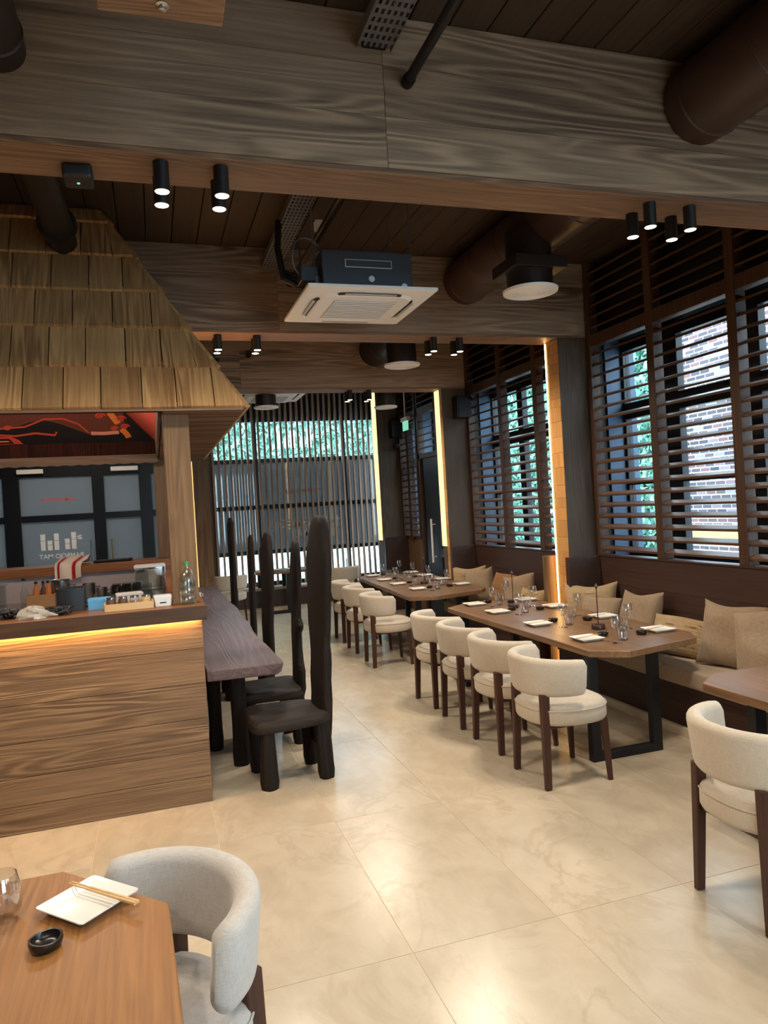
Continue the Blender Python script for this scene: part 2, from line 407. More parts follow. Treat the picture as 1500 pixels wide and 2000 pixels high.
# ceiling
ceiling = struct('ceiling', MB().box(XL, 4.3, YB, YF+0.1, ZC+0.02, ZC+0.12), 'blackwall', label='dark brown plank ceiling with narrow shadow gaps')
pm = MB().box(-0.088, 0.088, YB, YF, 0, 0.02).mesh('ceiling_plank', 0.003, 1)
rm_ = MB().box(-0.03, 0.03, YB, YF, -0.008, 0.0).mesh('ceiling_rib')
for i in range(48):
    x = XL+0.1+i*0.182
    if x > 4.2: break
    obj('ceiling_plank', pm, 'ceil', ceiling, (x, 0, ZC))

# walls
struct('wall_left', MB().box(XL-0.1, XL, YB, YF, 0, ZC), 'darkwall', label='dark wall beyond the bar')
struct('wall_back', MB().box(XL, 1.5, YB-0.1, YB, 0, ZC).box(1.5, 4.3, YB-0.1, YB, 0, 0.4).box(1.5, 4.3, YB-0.1, YB, 3.2, ZC), 'darkwall', label='dark wall behind the viewpoint')
w8 = struct('window_8', None, None, label='unseen dark framed glazing behind the viewpoint, added for daylight on the beams')  # unseen glazing added for daylight, its width set to favour the beams' window side
for x in (1.5, 2.85, 4.2): MB().box(x-0.04, x+0.04, YB-0.09, YB-0.01, 0.4, 3.2).build('mullion', 'frame', w8)
for z in (0.43, 2.3, 3.17): MB().box(1.5, 4.2, YB-0.08, YB-0.02, z-0.03, z+0.03).build('rail', 'frame', w8)
for x in (1.5, 2.85):
    for z0, z1 in ((0.46, 2.27), (2.33, 3.14)): MB().box(x+0.04, x+1.31, YB-0.05, YB-0.044, z0, z1).build('pane', 'pane', w8)
wr = struct('wall_right', MB().box(3.86, 4.25, YB, YF, 0, 1.06), 'darkwall', label='dark wall under and over the louvred windows')
MB().box(3.92, 4.25, YB, YF, 3.0, ZC).build('upper_wall', 'blackwall', wr)
for y in BEAMS: MB().box(3.84, 4.19, y-0.06, y+0.34, 1.06, 3.0).build('pier', 'darkwall', wr)
MB().box(3.86, 4.25, YB, -2.4, 1.06, 3.0).build('pier', 'darkwall', wr)

# beams, their soffit boards and pillars
def beam(y, label):
    b = struct('ceiling_beam', None, None, label=label)
    zs = [ZB, 3.275, 3.49, ZC-0.002]
    for z0, z1 in zip(zs[:-1], zs[1:]):
        for x0, x1 in ((XL, -1.9), (-1.9, 1.02), (1.02, 3.84)):
            MB().box(x0+0.0008, x1-0.0008, y, y+0.28, z0+0.0008, z1-0.0008).build('beam_board', 'beam', b, bevel=0.0008, seg=1)
    MB().box(XL, 3.84, y+0.004, y+0.276, ZB-0.022, ZB).build('soffit_board', 'soffit', b, bevel=0.002, seg=1)
    return b
beam(BEAMS[0], 'wooden beam over the viewpoint')
beam(BEAMS[1], 'deep grey-brown wooden beam crossing the whole top of the picture')
beam(BEAMS[2], 'grey-brown wooden beam behind the hanging cassette unit')
beam(BEAMS[3], 'grey-brown wooden beam just before the slatted facade')

def pillar(x, y, w, label, side=-1, led=0.5, zl=1.1, mat='pillar', strip='led', top=ZB-0.024):
    p = struct('pillar', MB().box(x, x+w, y, y+0.22, 0, top), mat, label=label, bevel=0.002, seg=1)
    fx = x if side < 0 else x+w
    rr = random.Random(int(y*100))
    z = 0.0
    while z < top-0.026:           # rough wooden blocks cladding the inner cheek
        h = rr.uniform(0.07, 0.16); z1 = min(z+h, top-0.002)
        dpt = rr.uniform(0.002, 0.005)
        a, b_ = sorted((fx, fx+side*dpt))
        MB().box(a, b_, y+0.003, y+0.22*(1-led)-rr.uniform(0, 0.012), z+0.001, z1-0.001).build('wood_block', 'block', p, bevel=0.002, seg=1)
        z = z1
    a, b_ = sorted((fx, fx+side*0.012))
    if led < 0.2:
        a, b_ = sorted((fx, fx+side*0.008))
        MB().box(a, b_, y+0.211, y+0.215, 0.05, top-0.006).build('led_strip', 'ledhot', p)
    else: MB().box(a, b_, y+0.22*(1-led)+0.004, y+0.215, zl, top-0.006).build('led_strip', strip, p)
    return p
pillar(3.48, BEAMS[0], 0.40, 'pillar beside the viewpoint', led=0.12)
pillar(3.48, BEAMS[1], 0.40, 'pillar under the front beam')
pillar(3.48, BEAMS[2], 0.40, 'dark wooden pillar with a warm lit rough block edge between two bench bays', led=0.16)
pillar(3.44, BEAMS[3], 0.44, 'dark wooden pillar carrying a loudspeaker, pale yellow lit edge', led=0.62)
pillar(3.42, BEAMS[4], 0.46, 'rearmost dark pillar with a glowing pale yellow edge beside the facade', led=0.9, top=ZC-0.003)
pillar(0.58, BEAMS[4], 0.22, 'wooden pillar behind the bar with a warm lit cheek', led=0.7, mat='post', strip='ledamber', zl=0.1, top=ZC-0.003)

# ---------------------------------------------------------------- windows in the right wall
def side_window(n, y0, y1, muls, label):
    w = struct('window_%d' % n, None, None, label=label)
    X0, X1 = 4.06, 4.13
    ys = [y0]+muls+[y1]
    for k, y in enumerate(ys):
        t_ = 0.05 if k in (0, len(ys)-1) else (0.10 if n == 1 else 0.06)
        MB().box(X0, X1, y-t_, y+t_, 1.07, 3.0).build('mullion', 'frame', w, bevel=0.004, seg=1)
    for z, h in ((1.10, 0.03), (1.72, 0.016), (2.36, 0.07), (2.94, 0.05)):
        MB().box(X0+0.003, X1-0.003, y0, y1, z-h, z+h).build('rail', 'frame', w, bevel=0.004, seg=1)
    for k in range(len(ys)-1):
        for z0, z1 in ((1.13, 1.704), (1.736, 2.29), (2.43, 2.89)):
            MB().box(4.09, 4.098, ys[k]+0.05, ys[k+1]-0.05, z0, z1).build('pane', 'pane', w)
    for y in (y0, y1):
        s = 1 if y == y0 else -1
        a, b_ = sorted((y, y+s*0.02))
        MB().box(3.90, 4.20, a, b_, 1.06, 3.0).build('reveal', 'reveal', w)
    MB().box(3.87, 4.30, y0, y1, 1.055, 1.07).build('sill', 'reveal', w)
    return w
side_window(1, 3.22, 5.57, [4.10, 4.93], 'tall dark framed window behind the nearest louvres')
side_window(2, 5.97, 8.19, [6.72, 7.45], 'dark framed window behind the middle louvres')
side_window(3, 0.47, 2.82, [1.25, 2.05], 'dark framed window beside the viewpoint')
side_window(4, -2.3, 0.07, [-1.5, -0.7], 'dark framed window behind the viewpoint')
side_window(5, 10.15, 10.84, [], 'narrow dark framed window past the side door')

# louvred timber screens
slat_prof = [(-0.034, -0.020), (0.034, 0.006), (0.034, 0.022), (-0.034, -0.002)]
slat_cache = {}
def slat_mesh(L):
    k = round(L, 3)
    if k not in slat_cache:
        slat_cache[k] = MB().loft([[(x, -L/2, z) for x, z in slat_prof], [(x, L/2, z) for x, z in slat_prof]]).mesh('slat', 0.0015, 1)
    return slat_cache[k]
def screen(y0, y1, stiles, label, zlo=1.105, panels=None):
    s = thing('louvred_screen', label, 'louvre screen', (3.80, (y0+y1)/2, zlo)); cy = (y0+y1)/2
    ys = [y0]+stiles+[y1]
    for k, y in enumerate(ys):
        hw = 0.028 if k in (0, len(ys)-1) else 0.042
        MB().box(-0.045, 0.045, y-cy-hw, y-cy+hw, 0, ZC-zlo-0.005).build('stile', 'stile', s, bevel=0.003, seg=1)
    MB().box(-0.04, 0.05, y0-cy, y1-cy, 2.945-zlo, 3.045-zlo).build('rail', 'stile', s, bevel=0.003, seg=1)
    for a, b_ in zip(ys[:-1], ys[1:]):
        L = b_-a-0.075
        z = 1.16
        while z < 2.93:
            obj('slat', slat_mesh(L), 'louvre', s, (0, (a+b_)/2-cy, z-zlo)); z += 0.0955
        z = 3.115
        while z < ZC-0.03:
            obj('slat', slat_mesh(L), 'louvre', s, (0, (a+b_)/2-cy, z-zlo)); z += 0.0955
    return s
screen(3.14, 5.585, [3.92, 4.76], 'brown timber louvre screen above the nearest bench, brick building showing through')
screen(5.90, 8.22, [6.57, 7.36], 'brown timber louvre screen between the two lit pillars, hedge showing through')
screen(0.45, 2.85, [1.25, 2.05], 'brown timber louvre screen beside the viewpoint')
screen(10.12, 10.86, [10.5], 'narrow timber louvre screen past the side door')

# side door in the third bay
d1 = struct('door_1', None, None, label='black glazed side door with a long white pull handle')
DX = 3.80
MB().box(DX-0.03, DX+0.06, 10.02, 10.10, 0, 3.0).build('jamb', 'stile', d1)
MB().box(DX-0.03, DX+0.06, 8.58, 8.66, 0, 3.0).build('jamb', 'stile', d1)
MB().box(DX-0.03, DX+0.06, 8.58, 10.10, 2.30, 2.37).build('head', 'stile', d1)
MB().box(DX, DX+0.05, 9.42, 10.02, 0, 2.30).build('leaf', 'frame', d1)
for z0, z1 in ((0, 0.12), (0.88, 1.0), (1.62, 1.74), (2.16, 2.30)): MB().box(DX, DX+0.05, 8.66, 9.42, z0, z1).build('rail', 'frame', d1)
MB().box(DX, DX+0.05, 8.66, 8.76, 0.0, 2.30).build('stile', 'frame', d1)
for z0, z1 in ((0.12, 0.88), (1.0, 1.62), (1.74, 2.16)): MB().box(DX+0.02, DX+0.03, 8.76, 9.42, z0, z1).build('pane', 'pane', d1)
MB().tube([(DX-0.055, 9.62, 0.80), (DX-0.055, 9.62, 1.42)], 0.017, 10).build('handle', 'white', d1, smooth=40)
for z in (0.88, 1.34): MB().tube([(DX, 9.62, z), (DX-0.055, 9.62, z)], 0.008, 8).build('handle_bracket', 'white', d1, smooth=40)
ds = thing('louvred_screen', 'timber louvres above the black side door', 'louvre screen', (3.80, 9.34, 2.38))
for y in (-0.72, 0, 0.68): MB().box(-0.04, 0.04, y-0.025, y+0.025, 0, ZC-2.39).build('stile', 'stile', ds, bevel=0.003, seg=1)
MB().box(-0.04, 0.05, -0.72, 0.70, 0.565, 0.665).build('rail', 'stile', ds, bevel=0.003, seg=1)
for a, b_ in ((-0.72, 0), (0, 0.68)):
    z = 0.07
    while z < 1.28:
        if not 0.53 < z < 0.69: obj('slat', slat_mesh(b_-a-0.05), 'louvre', ds, (0, (a+b_)/2, z))
        z += 0.0955
MB().box(4.09, 4.098, 8.60, 10.1, 2.37, 3.0).build('transom_pane', 'pane', d1)

# ---------------------------------------------------------------- far facade
wf = struct('window_6', None, None, label='tall glazed front facade behind vertical wooden slats')
FX = [0.98, 1.73, 3.30, 4.05]
for x in FX: MB().box(x-0.03, x+0.03, YF-0.02, YF+0.08, 0.40, ZC).build('mullion', 'frame', wf, bevel=0.004, seg=1)
for z in (0.415, 0.96, 1.74, 2.54, 3.245):
    MB().box(0.95, 4.08, YF-0.01, YF+0.07, z-0.035, z+0.035).build('rail', 'frame', wf, bevel=0.004, seg=1)
for a, b_ in zip(FX[:-1], FX[1:]):
    for z0, z1, m in ((0.45, 0.925, 'pane'), (0.995, 1.705, 'filmpane'), (1.775, 2.505, 'filmpane'), (2.575, 3.21, 'pane')):
        MB().box(a+0.03, b_-0.03, YF+0.03, YF+0.038, z0, z1).build('pane', m, wf)
MB().box(0.95, 4.3, YF, YF+0.1, 3.28, ZC).build('head_panel', 'blackwall', wf)
struct('wall_front', MB().box(0.3, 4.3, YF, YF+0.12, 0, 0.38), 'darkwall', label='low dark wall under the glazed facade')
struct('wall_front_end', MB().box(4.08, 4.3, YF-0.05, YF+0.12, 0, ZC), 'darkwall', label='dark end pier of the facade')

sc_ = thing('slatted_screen', 'row of slim vertical wooden slats in front of the far facade', 'slatted screen', (2.45, 12.42, 0.40))
sm = MB().box(-0.017, 0.017, -0.03, 0.03, 0, ZC-0.405).mesh('vertical_slat', 0.003, 1)
for i in range(31): obj('vertical_slat', sm, 'slat', sc_, (-1.46+i*0.0975, 0, 0))
MB().box(-1.48, 1.5, -0.02, 0.02, ZC-0.46, ZC-0.42).build('fixing_rail', 'frame', sc_)

# glazed doors behind the bar
wb = struct('window_7', None, None, label='black framed glazed doors behind the bar with grey frosted panes')
for x0, x1 in ((-4.5, -4.2), (-2.22, -1.98), (-0.92, -0.74), (-0.20, -0.01), (0.24, 0.34)):
    MB().box(x0, x1, YF-0.04, YF+0.06, 0, 2.60).build('stile', 'frame', wb, bevel=0.004, seg=1)
for z0, z1 in ((0, 0.3), (0.92, 1.0), (1.70, 1.80), (2.40, 2.60)): MB().box(-4.5, 0.34, YF-0.03, YF+0.05, z0, z1).build('rail', 'frame', wb, bevel=0.004, seg=1)
for a, b_ in ((-4.2, -2.22), (-1.98, -0.92), (-0.74, -0.20), (-0.01, 0.24)):
    for z0, z1 in ((0.3, 0.92), (1.0, 1.70), (1.80, 2.40)):
        MB().box(a, b_, YF+0.0, YF+0.01, z0, z1).build('pane', 'filmpane', wb)
for x0, x1 in ((-2.0, -1.62), (-0.62, -0.20)): MB().box(x0, x1, YF-0.09, YF-0.04, 2.46, 2.53).build('door_closer', 'white', wb, bevel=0.004, seg=1)
for x in (-0.98, -0.66): MB().tube([(x, YF-0.04, 1.36), (x, YF-0.1, 1.36), (x, YF-0.1, 1.0), (x, YF-0.04, 1.0)], 0.012, 8).build('pull_handle', 'steel', wb, smooth=40)
struct('wall_front_bar', MB().box(XL, 0.98, YF-0.02, YF+0.12, 2.60, ZC), 'darkwall', label='dark wall over the glazed bar doors')
struct('wall_front_pier', MB().box(0.34, 0.97, YF-0.05, YF+0.12, 0, ZC), 'pillar', label='wood clad pier between bar doors and facade')

# vinyl emblem and lettering on the glass (seen from inside, so mirrored)
def emblem(parent, x, z, s, y, mat='decal'):
    culms = [(-1.0, 1.0, 0.60), (-0.62, 0.60, 0.33), (-0.24, 1.02, 0.58), (0.36, 0.66, 0.34), (0.74, 1.04, 0.60)]
    def flat(p_, nm, q_):
        MB().add([(a, b, 0) for a, b in p_], [tuple(range(len(p_)))]).build(nm, mat, parent, (0, q_, 0), (PI/2, 0, 0))
    for cx, h, cut in culms:
        for z0, z1 in ((0, cut-0.012), (cut+0.012, h)):
            flat([(x+s*(cx-0.13), z+s*z0), (x+s*(cx+0.13), z+s*z0), (x+s*(cx+0.14), z+s*z1), (x+s*(cx-0.14), z+s*z1)], 'emblem_culm', y)
    for a in (0.55, -0.1):
        p0 = Vector((0.90, 0.66)); dv = Vector((math.cos(a), math.sin(a))); nv = Vector((-dv.y, dv.x))
        pts = [p0, p0+dv*0.14+nv*0.08, p0+dv*0.34+nv*0.02, p0+dv*0.30-nv*0.05, p0+dv*0.12-nv*0.07]
        flat([(x+s*p.x, z+s*p.y) for p in pts], 'emblem_leaf', y)
def lettering(parent, txt, x, z, size, mat, y, mirror=True, extr=0.0):
    cu = bpy.data.curves.new('lettering', 'FONT'); cu.body = txt; cu.size = size; cu.align_x = 'CENTER'; cu.extrude = extr
    cu.offset = 0.004*size/0.2
    tmp = bpy.data.objects.new('tmp', cu); COL.objects.link(tmp)
    dg = bpy.context.evaluated_depsgraph_get(); dg.update()
    me = bpy.data.meshes.new_from_object(tmp.evaluated_get(dg)); bpy.data.objects.remove(tmp)
    if mirror:
        for v in me.vertices: v.co.x *= -1
        me.flip_normals()
    me.materials.clear()
    return obj('lettering', me, mat, parent, (x, y, z), (PI/2, 0, 0))
emblem(wf, 2.47, 2.75, 0.30, YF+0.026, 'decalglow')
lettering(wf, 'BAMBOO', 2.30, 1.36, 0.20, 'decal', YF+0.025)
lettering(wf, 'MAT', 2.45, 1.18, 0.20, 'decal', YF+0.025)
emblem(wf, 2.96, 1.32, 0.20, YF+0.026)
lettering(wf, 'COMING SOON', 2.47, 1.96, 0.085, 'reddecal', YF+0.025)
emblem(wb, -1.43, 1.24, 0.26, YF-0.004)
lettering(wb, 'BAMBOO MAT', -1.43, 1.11, 0.10, 'decal', YF-0.005)
lettering(wb, 'COMING SOON', -1.43, 2.02, 0.07, 'reddecal', YF-0.005)

# ================================================================ OUTSIDE
struct('ground_outside', MB().box(-12, 40, 12.72, 45, -0.12, -0.02).box(4.3, 40, -15, 12.72, -0.12, -0.02).box(-12, 4.3, -25, YB-0.12, -0.12, -0.02), 'paving', label='pale paving outside the windows')
bb = thing('brick_building', 'dark brick building with white mortar outside the louvred window', 'building', (10.0, 8, -0.02))
MB().box(0, 6, -14, 4.25, 0, 5.3).build('mortar_wall', 'mortar', bb)
MB().box(-0.1, 6, -14.05, 4.27, 5.3, 5.45).build('roof_edge', 'frame', bb)
bm_ = MB().box(-0.008, 0.02, -0.112, 0.112, 0.0, 0.066).mesh('brick')
cells = []
for r in range(57):
    for c in range(60):
        y = 4.13-(c*0.246+(0.123 if r % 2 else 0)); z = 0.3+r*0.0875
        if y < -10 or (-3.6 < y < 1.9 and 0.25 < z < 3.4 and y < 1.7): continue
        cells.append((abs(y-2.9)+abs(z-2.2)*0.9, y, z))
cells.sort()
for _, y, z in cells[:300]: obj('brick', bm_, 'brick', bb, (0, y, z))
mass = MB()
for _, y, z in cells[300:]: mass.box(-0.008, 0.02, y-0.112, y+0.112, z, z+0.066)
tag(mass.build('brickwork', 'brickmass', bb), kind='stuff')
for k, y0 in enumerate((0.1, -1.7, -3.5)):
    MB().box(-0.03, 0.06, y0, y0+1.5, 0.4, 3.3).build('window_frame', 'frame', bb)
    MB().box(-0.04, -0.03, y0+0.08, y0+0.70, 0.5, 3.2).build('window_pane', 'reveal', bb)
    MB().box(-0.04, -0.03, y0+0.80, y0+1.42, 0.5, 3.2).build('window_pane', 'reveal', bb)

def hedge(name, label, x0, x1, y0, y1, z0, z1, n, seed):
    rr = random.Random(seed); h = thing(name, label, 'hedge', ((x0+x1)/2, (y0+y1)/2, z0)); cx, cy = (x0+x1)/2, (y0+y1)/2
    MB().box(x0-cx+0.1, x1-cx-0.1, y0-cy+0.1, y1-cy-0.1, 0, z1-z0-0.08).build('hedge_core', 'hedgecore', h)
    m = MB()
    for _ in range(n):
        f = rr.random(); s = rr.uniform(0.09, 0.17)
        if (x1-x0) > (y1-y0): p = Vector((rr.uniform(x0, x1), y0+rr.uniform(-0.06, 0.12), rr.uniform(z0, z1)))
        else: p = Vector((x0+rr.uniform(-0.06, 0.12), rr.uniform(y0, y1), rr.uniform(z0, z1)))
        if f < 0.12: p = Vector((rr.uniform(x0, x1), rr.uniform(y0, y1), z1+rr.uniform(-0.05, 0.08)))
        e = Euler((rr.uniform(0, 6.3), rr.uniform(0, 6.3), rr.uniform(0, 6.3))).to_matrix()
        q = [e @ Vector(c) for c in ((-s, 0, 0), (0, -s*0.45, 0), (s, 0, 0), (0, s*0.45, 0.02))]
        m.add([(p.x-cx+c.x, p.y-cy+c.y, p.z-z0+c.z) for c in q], [(0, 1, 2, 3)])
    tag(m.build('leaves', 'leaf', h), kind='stuff')
    return h
hedge('tall_hedge', 'tall green hedge wall outside the far slatted facade', -6, 16, 30.0, 31.2, -0.02, 7.5, 30000, 1)
hedge('clipped_hedge', 'green hedge beside the brick building seen through the louvres', 9.95, 10.8, 12.42, 24.5, -0.02, 4.6, 24000, 2)
# outdoor timber benches
def out_bench(x, y, label):
    b = thing('outdoor_bench', label, 'bench', (x, y, -0.02))
    for dx in (-0.16, 0, 0.16): MB().box(dx-0.07, dx+0.07, -1.0, 1.0, 0.62, 0.68).build('plank', 'outwood', b, bevel=0.006, seg=1)
    for dy in (-0.8, 0.8): MB().box(-0.2, 0.2, dy-0.05, dy+0.05, 0, 0.62).build('leg', 'outwood', b, bevel=0.006, seg=1)
    MB().box(0.28, 0.34, -1.0, 1.0, 0.8, 1.1).build('back_plank', 'outwood', b, bevel=0.006, seg=1)
    for dy in (-0.7, 0.7): MB().box(0.2, 0.28, dy-0.04, dy+0.04, 0.5, 1.1).build('back_post', 'outwood', b, bevel=0.006, seg=1)
out_bench(6.9, 6.2, 'pale timber bench outside, nearest to the louvred window')
out_bench(7.6, 8.7, 'pale timber bench outside, second from the brick building corner')
out_bench(6.8, 10.9, 'pale timber bench outside near the green hedge')
wc = thing('white_canopy', 'white peaked canvas canopy on the paving outside the facade', 'canopy', (5.2, 15.2, -0.02))
MB().add([(-1.2, -0.6, 0.55), (1.2, -0.6, 0.55), (1.2, 0.6, 0.55), (-1.2, 0.6, 0.55), (-0.5, 0, 1.15), (0.5, 0, 1.15)],
         [(0, 1, 5, 4), (1, 2, 5), (2, 3, 4, 5), (3, 0, 4), (0, 3, 2, 1)]).build('canvas', 'white', wc)
for sx in (-1.15, 1.15):
    for sy in (-0.55, 0.55): MB().cyl((sx, sy), 0.02, 0, 0.55, 8).build('pole', 'galv', wc)

# ================================================================ CEILING SERVICES
# downlights under the beams
sp0 = thing('ceiling_spotlight', 'x', 'spotlight', (0, 0, 0))
MB().lathe([(0.027, -0.112), (0.030, -0.115), (0.030, 0.0)], 20).build('housing', 'blackpl', sp0, smooth=40)
MB().lathe([(0.0005, -0.1155), (0.026, -0.1155)], 20, caps=False).build('lens', 'lens', sp0)
spot_lamp(sp0, (0, 0, -0.125), SPOT_W)
SPZ = ZB-0.022
def cluster(xs, ys, where, zz=SPZ):
    out = []
    nm = {(0, 0): 'front one nearer the bar', (1, 0): 'front one nearer the windows', (0, 1): 'rear one nearer the bar', (1, 1): 'rear one nearer the windows'}
    for j, y in enumerate(ys):
        for i, x in enumerate(xs):
            lab = 'black cylinder spotlight %s, %s' % (where, nm[(i, j)])
            out.append(copy_tree(sp0, (x, y, zz), None, lab, 'spotlights %s' % where))
    return out
cluster((0.105, 0.335), (2.955, 3.085), 'on the front beam before the bar hood')
cluster((2.375, 2.61), (2.955, 3.09), 'on the front beam by the louvres')
cluster((2.33, 2.57), (5.70, 5.83), 'on the second beam')
cluster((2.30, 2.54), (8.33, 8.46), 'on the third beam')
cluster((0.55, 0.85), (5.72, 5.84), 'on the second beam behind the hood')
cluster((1.0, 2.6), (0.20, 0.34), 'on the beam over the viewpoint')
cluster((-1.9, -1.6), (2.955, 3.085), 'on the front beam past the frame edge')
cluster((-1.6, -0.6), (0.20, 0.34), 'on the beam beside the viewpoint')
cluster((-1.5, -0.9), (10.98, 11.1), 'added unseen behind the hood to light the bar door lettering', ZC-0.001)  # added spots hidden by the hood, there to brighten the door decals
for ch in list(sp0.children): bpy.data.objects.remove(ch)
bpy.data.objects.remove(sp0)

# cassette air conditioner
ac = thing('cassette_air_conditioner', 'white cassette air conditioner hanging on rods behind the front beam', 'air conditioner', (1.395, 4.74, 3.0))
S = 0.425
pn = MB().loft([[(x, y, 0.022) for x, y in rrect(2*S, 2*S, 0.01)], [(x, y, 0.006) for x, y in rrect(2*S, 2*S, 0.01)],
                [(x, y, 0.0) for x, y in rrect(2*S-0.03, 2*S-0.03, 0.02)]]).build('panel', 'white', ac, smooth=30)
MB().loft([[(x, y, 0.0) for x, y in rrect(0.64, 0.64, 0.12)], [(x, y, -0.016) for x, y in rrect(0.60, 0.60, 0.11)]]).build('inner_panel', 'white', ac, smooth=30)
gr = MB().box(-0.21, 0.21, -0.21, 0.21, -0.020, -0.015).build('grille', 'grille', ac)
for k in range(11): MB().box(-0.205, 0.205, -0.2+k*0.04-0.004, -0.2+k*0.04+0.004, -0.023, -0.020).build('grille_bar', 'white', gr)
for a in range(4):
    sl = MB(); pts = []
    for i in range(13):
        u = -0.24+0.48*i/12; w = 0.325 if abs(u) < 0.18 else 0.325-0.055*((abs(u)-0.18)/0.06)**2
        pts.append((u, w))
    R = Matrix.Rotation(a*PI/2, 2)
    ring0 = [R @ Vector((u, w+0.012)) for u, w in pts]; ring1 = [R @ Vector((u, w-0.012)) for u, w in pts]
    n = len(pts)
    sl.add([(p.x, p.y, -0.004) for p in ring0]+[(p.x, p.y, -0.012) for p in ring1], [(i, i+1, n+i+1, n+i) for i in range(n-1)])
    sl.build('air_slot', 'blackpl', ac)
    p0 = R @ Vector((0, 0.335))
    MB().obox((p0.x, p0.y, -0.012), (0.34 if a % 2 == 0 else 0.02, 0.02 if a % 2 == 0 else 0.34, 0.004)).build('flap', 'grille', ac)
bd = MB().box(-0.30, 0.30, -0.30, 0.30, 0.022, 0.28).build('casing', 'acbody', ac, bevel=0.006, seg=1)
MB().box(-0.15, 0.16, -0.304, -0.300, 0.17, 0.22).build('rating_plate', 'white', bd)
for dx, dy in ((-0.16, -0.306), (0.16, -0.306)): MB().box(dx-0.004, dx+0.004, -0.303, -0.3, 0.19, 0.2).build('screw', 'steel', bd)
MB().box(-0.146, 0.156, -0.3055, -0.304, 0.174, 0.216).build('rating_plate_face', 'acbody', bd)
MB().lathe([(0.02, 0), (0.02, 0.004)], 12).build('cap', 'white', bd, (0.02, -0.302, 0.1), (PI/2, 0, 0))
MB().lathe([(0.02, 0), (0.02, 0.004)], 12).build('cap', 'white', bd, (0.24, -0.302, 0.06), (PI/2, 0, 0))
for dx, dy in ((-0.33, -0.2), (0.33, -0.2), (-0.33, 0.2), (0.33, 0.2)):
    MB().tube([(dx, dy, 0.1), (dx, dy, ZC-3.0)], 0.006, 6).build('hanger_rod', 'galv', ac)
    MB().box(min(dx, dx*0.9), max(dx, dx*0.9), dy-0.03, dy+0.03, 0.09, 0.13).build('bracket', 'galv', ac)
MB().box(-0.42, -0.30, -0.22, -0.08, 0.10, 0.20).build('connection_box', 'acbody', ac, bevel=0.004, seg=1)
for k, z in enumerate((0.12, 0.15, 0.18)):
    MB().tube([(-0.30, -0.05, z), (-0.42, -0.06, z), (-0.50, -0.05+0.02*k, z+0.04), (-0.52, 0.0, z+0.25), (-0.50, 0.02, 0.56)], 0.022-0.003*k, 8).build('insulated_pipe', 'blackpl', ac, smooth=50)
cw = [(-0.36+0.10*math.cos(t/14*2*PI+0.6), -0.16+0.02*math.sin(t), 0.27+0.13*math.sin(t/14*2*PI+0.6)) for t in range(15)]
MB().tube(cw, 0.006, 6).build('looped_cable', 'galv', ac, smooth=50)
MB().box(-0.30, -0.24, -0.2, -0.14, 0.44, 0.5).build('junction_box', 'white', ac)

ac2 = thing('cassette_air_conditioner', 'smaller looking white cassette air conditioner beyond the third beam', 'air conditioner', (1.47, 9.16, 3.10))
MB().loft([[(x, y, 0.022) for x, y in rrect(2*S, 2*S, 0.01)], [(x, y, 0.0) for x, y in rrect(2*S, 2*S, 0.01)]]).build('panel', 'white', ac2)
MB().loft([[(x, y, 0.0) for x, y in rrect(0.66, 0.66, 0.12)], [(x, y, -0.035) for x, y in rrect(0.58, 0.58, 0.11)]]).build('inner_panel', 'white', ac2, smooth=30)
MB().box(-0.21, 0.21, -0.21, 0.21, -0.040, -0.034).build('grille', 'grille', ac2)
for sx in (-0.335, 0.335): MB().box(sx-0.015, sx+0.015, -0.22, 0.22, -0.006, 0.0).build('air_slot', 'blackpl', ac2)
for sy in (-0.335, 0.335): MB().box(-0.22, 0.22, sy-0.015, sy+0.015, -0.006, 0.0).build('air_slot', 'blackpl', ac2)
MB().box(-0.30, 0.30, -0.30, 0.30, 0.022, 0.28).build('casing', 'acbody', ac2)
for dx in (-0.33, 0.33):
    for dy in (-0.2, 0.2): MB().tube([(dx, dy, 0.02), (dx, dy, 0.6)], 0.006, 6).build('hanger_rod', 'galv', ac2)

# round ducts along the windows
def duct(x, y0, y1, z, r, mat, label, ribs=True):
    d = thing('round_duct', label, 'duct', (x, (y0+y1)/2, z))
    h = (y1-y0)/2
    MB().tube([(0, -h, 0), (0, h, 0)], r, 32).build('pipe', mat, d, smooth=40)
    if ribs:
        k = -h+0.25
        while k < h-0.05:
            MB().tube([(0, k-0.006, 0), (0, k, 0), (0, k+0.006, 0)], [r, r+0.006, r], 32, False).build('seam', mat, d, smooth=60); k += 0.42
    return d
duct(2.61, 0.42, 2.87, 3.49, 0.19, 'duct', 'large brown round duct running into the front beam')
duct(2.61, 3.17, 5.62, 3.49, 0.19, 'duct', 'brown round duct between the first two beams with a ceiling diffuser under it')
duct(2.61, 5.92, 8.24, 3.49, 0.19, 'duct_dk', 'brown round duct past the second beam')
duct(-0.43, 0.42, 2.87, 3.36, 0.09, 'duct_dk', 'thin dark pipe entering the front beam at the frame edge')
fl = thing('flue_pipe', 'dark pipe running from the front beam into the shingled hood', 'pipe', (-0.44, 3.17, 3.40))
MB().tube([(0, 0, 0), (0, 1.72, 0)], 0.085, 20).build('pipe', 'duct_dk', fl, smooth=40)
MB().tube([(0, 1.42, 0), (0, 1.46, 0)], 0.11, 20).build('collar', 'duct_dk', fl, smooth=40)

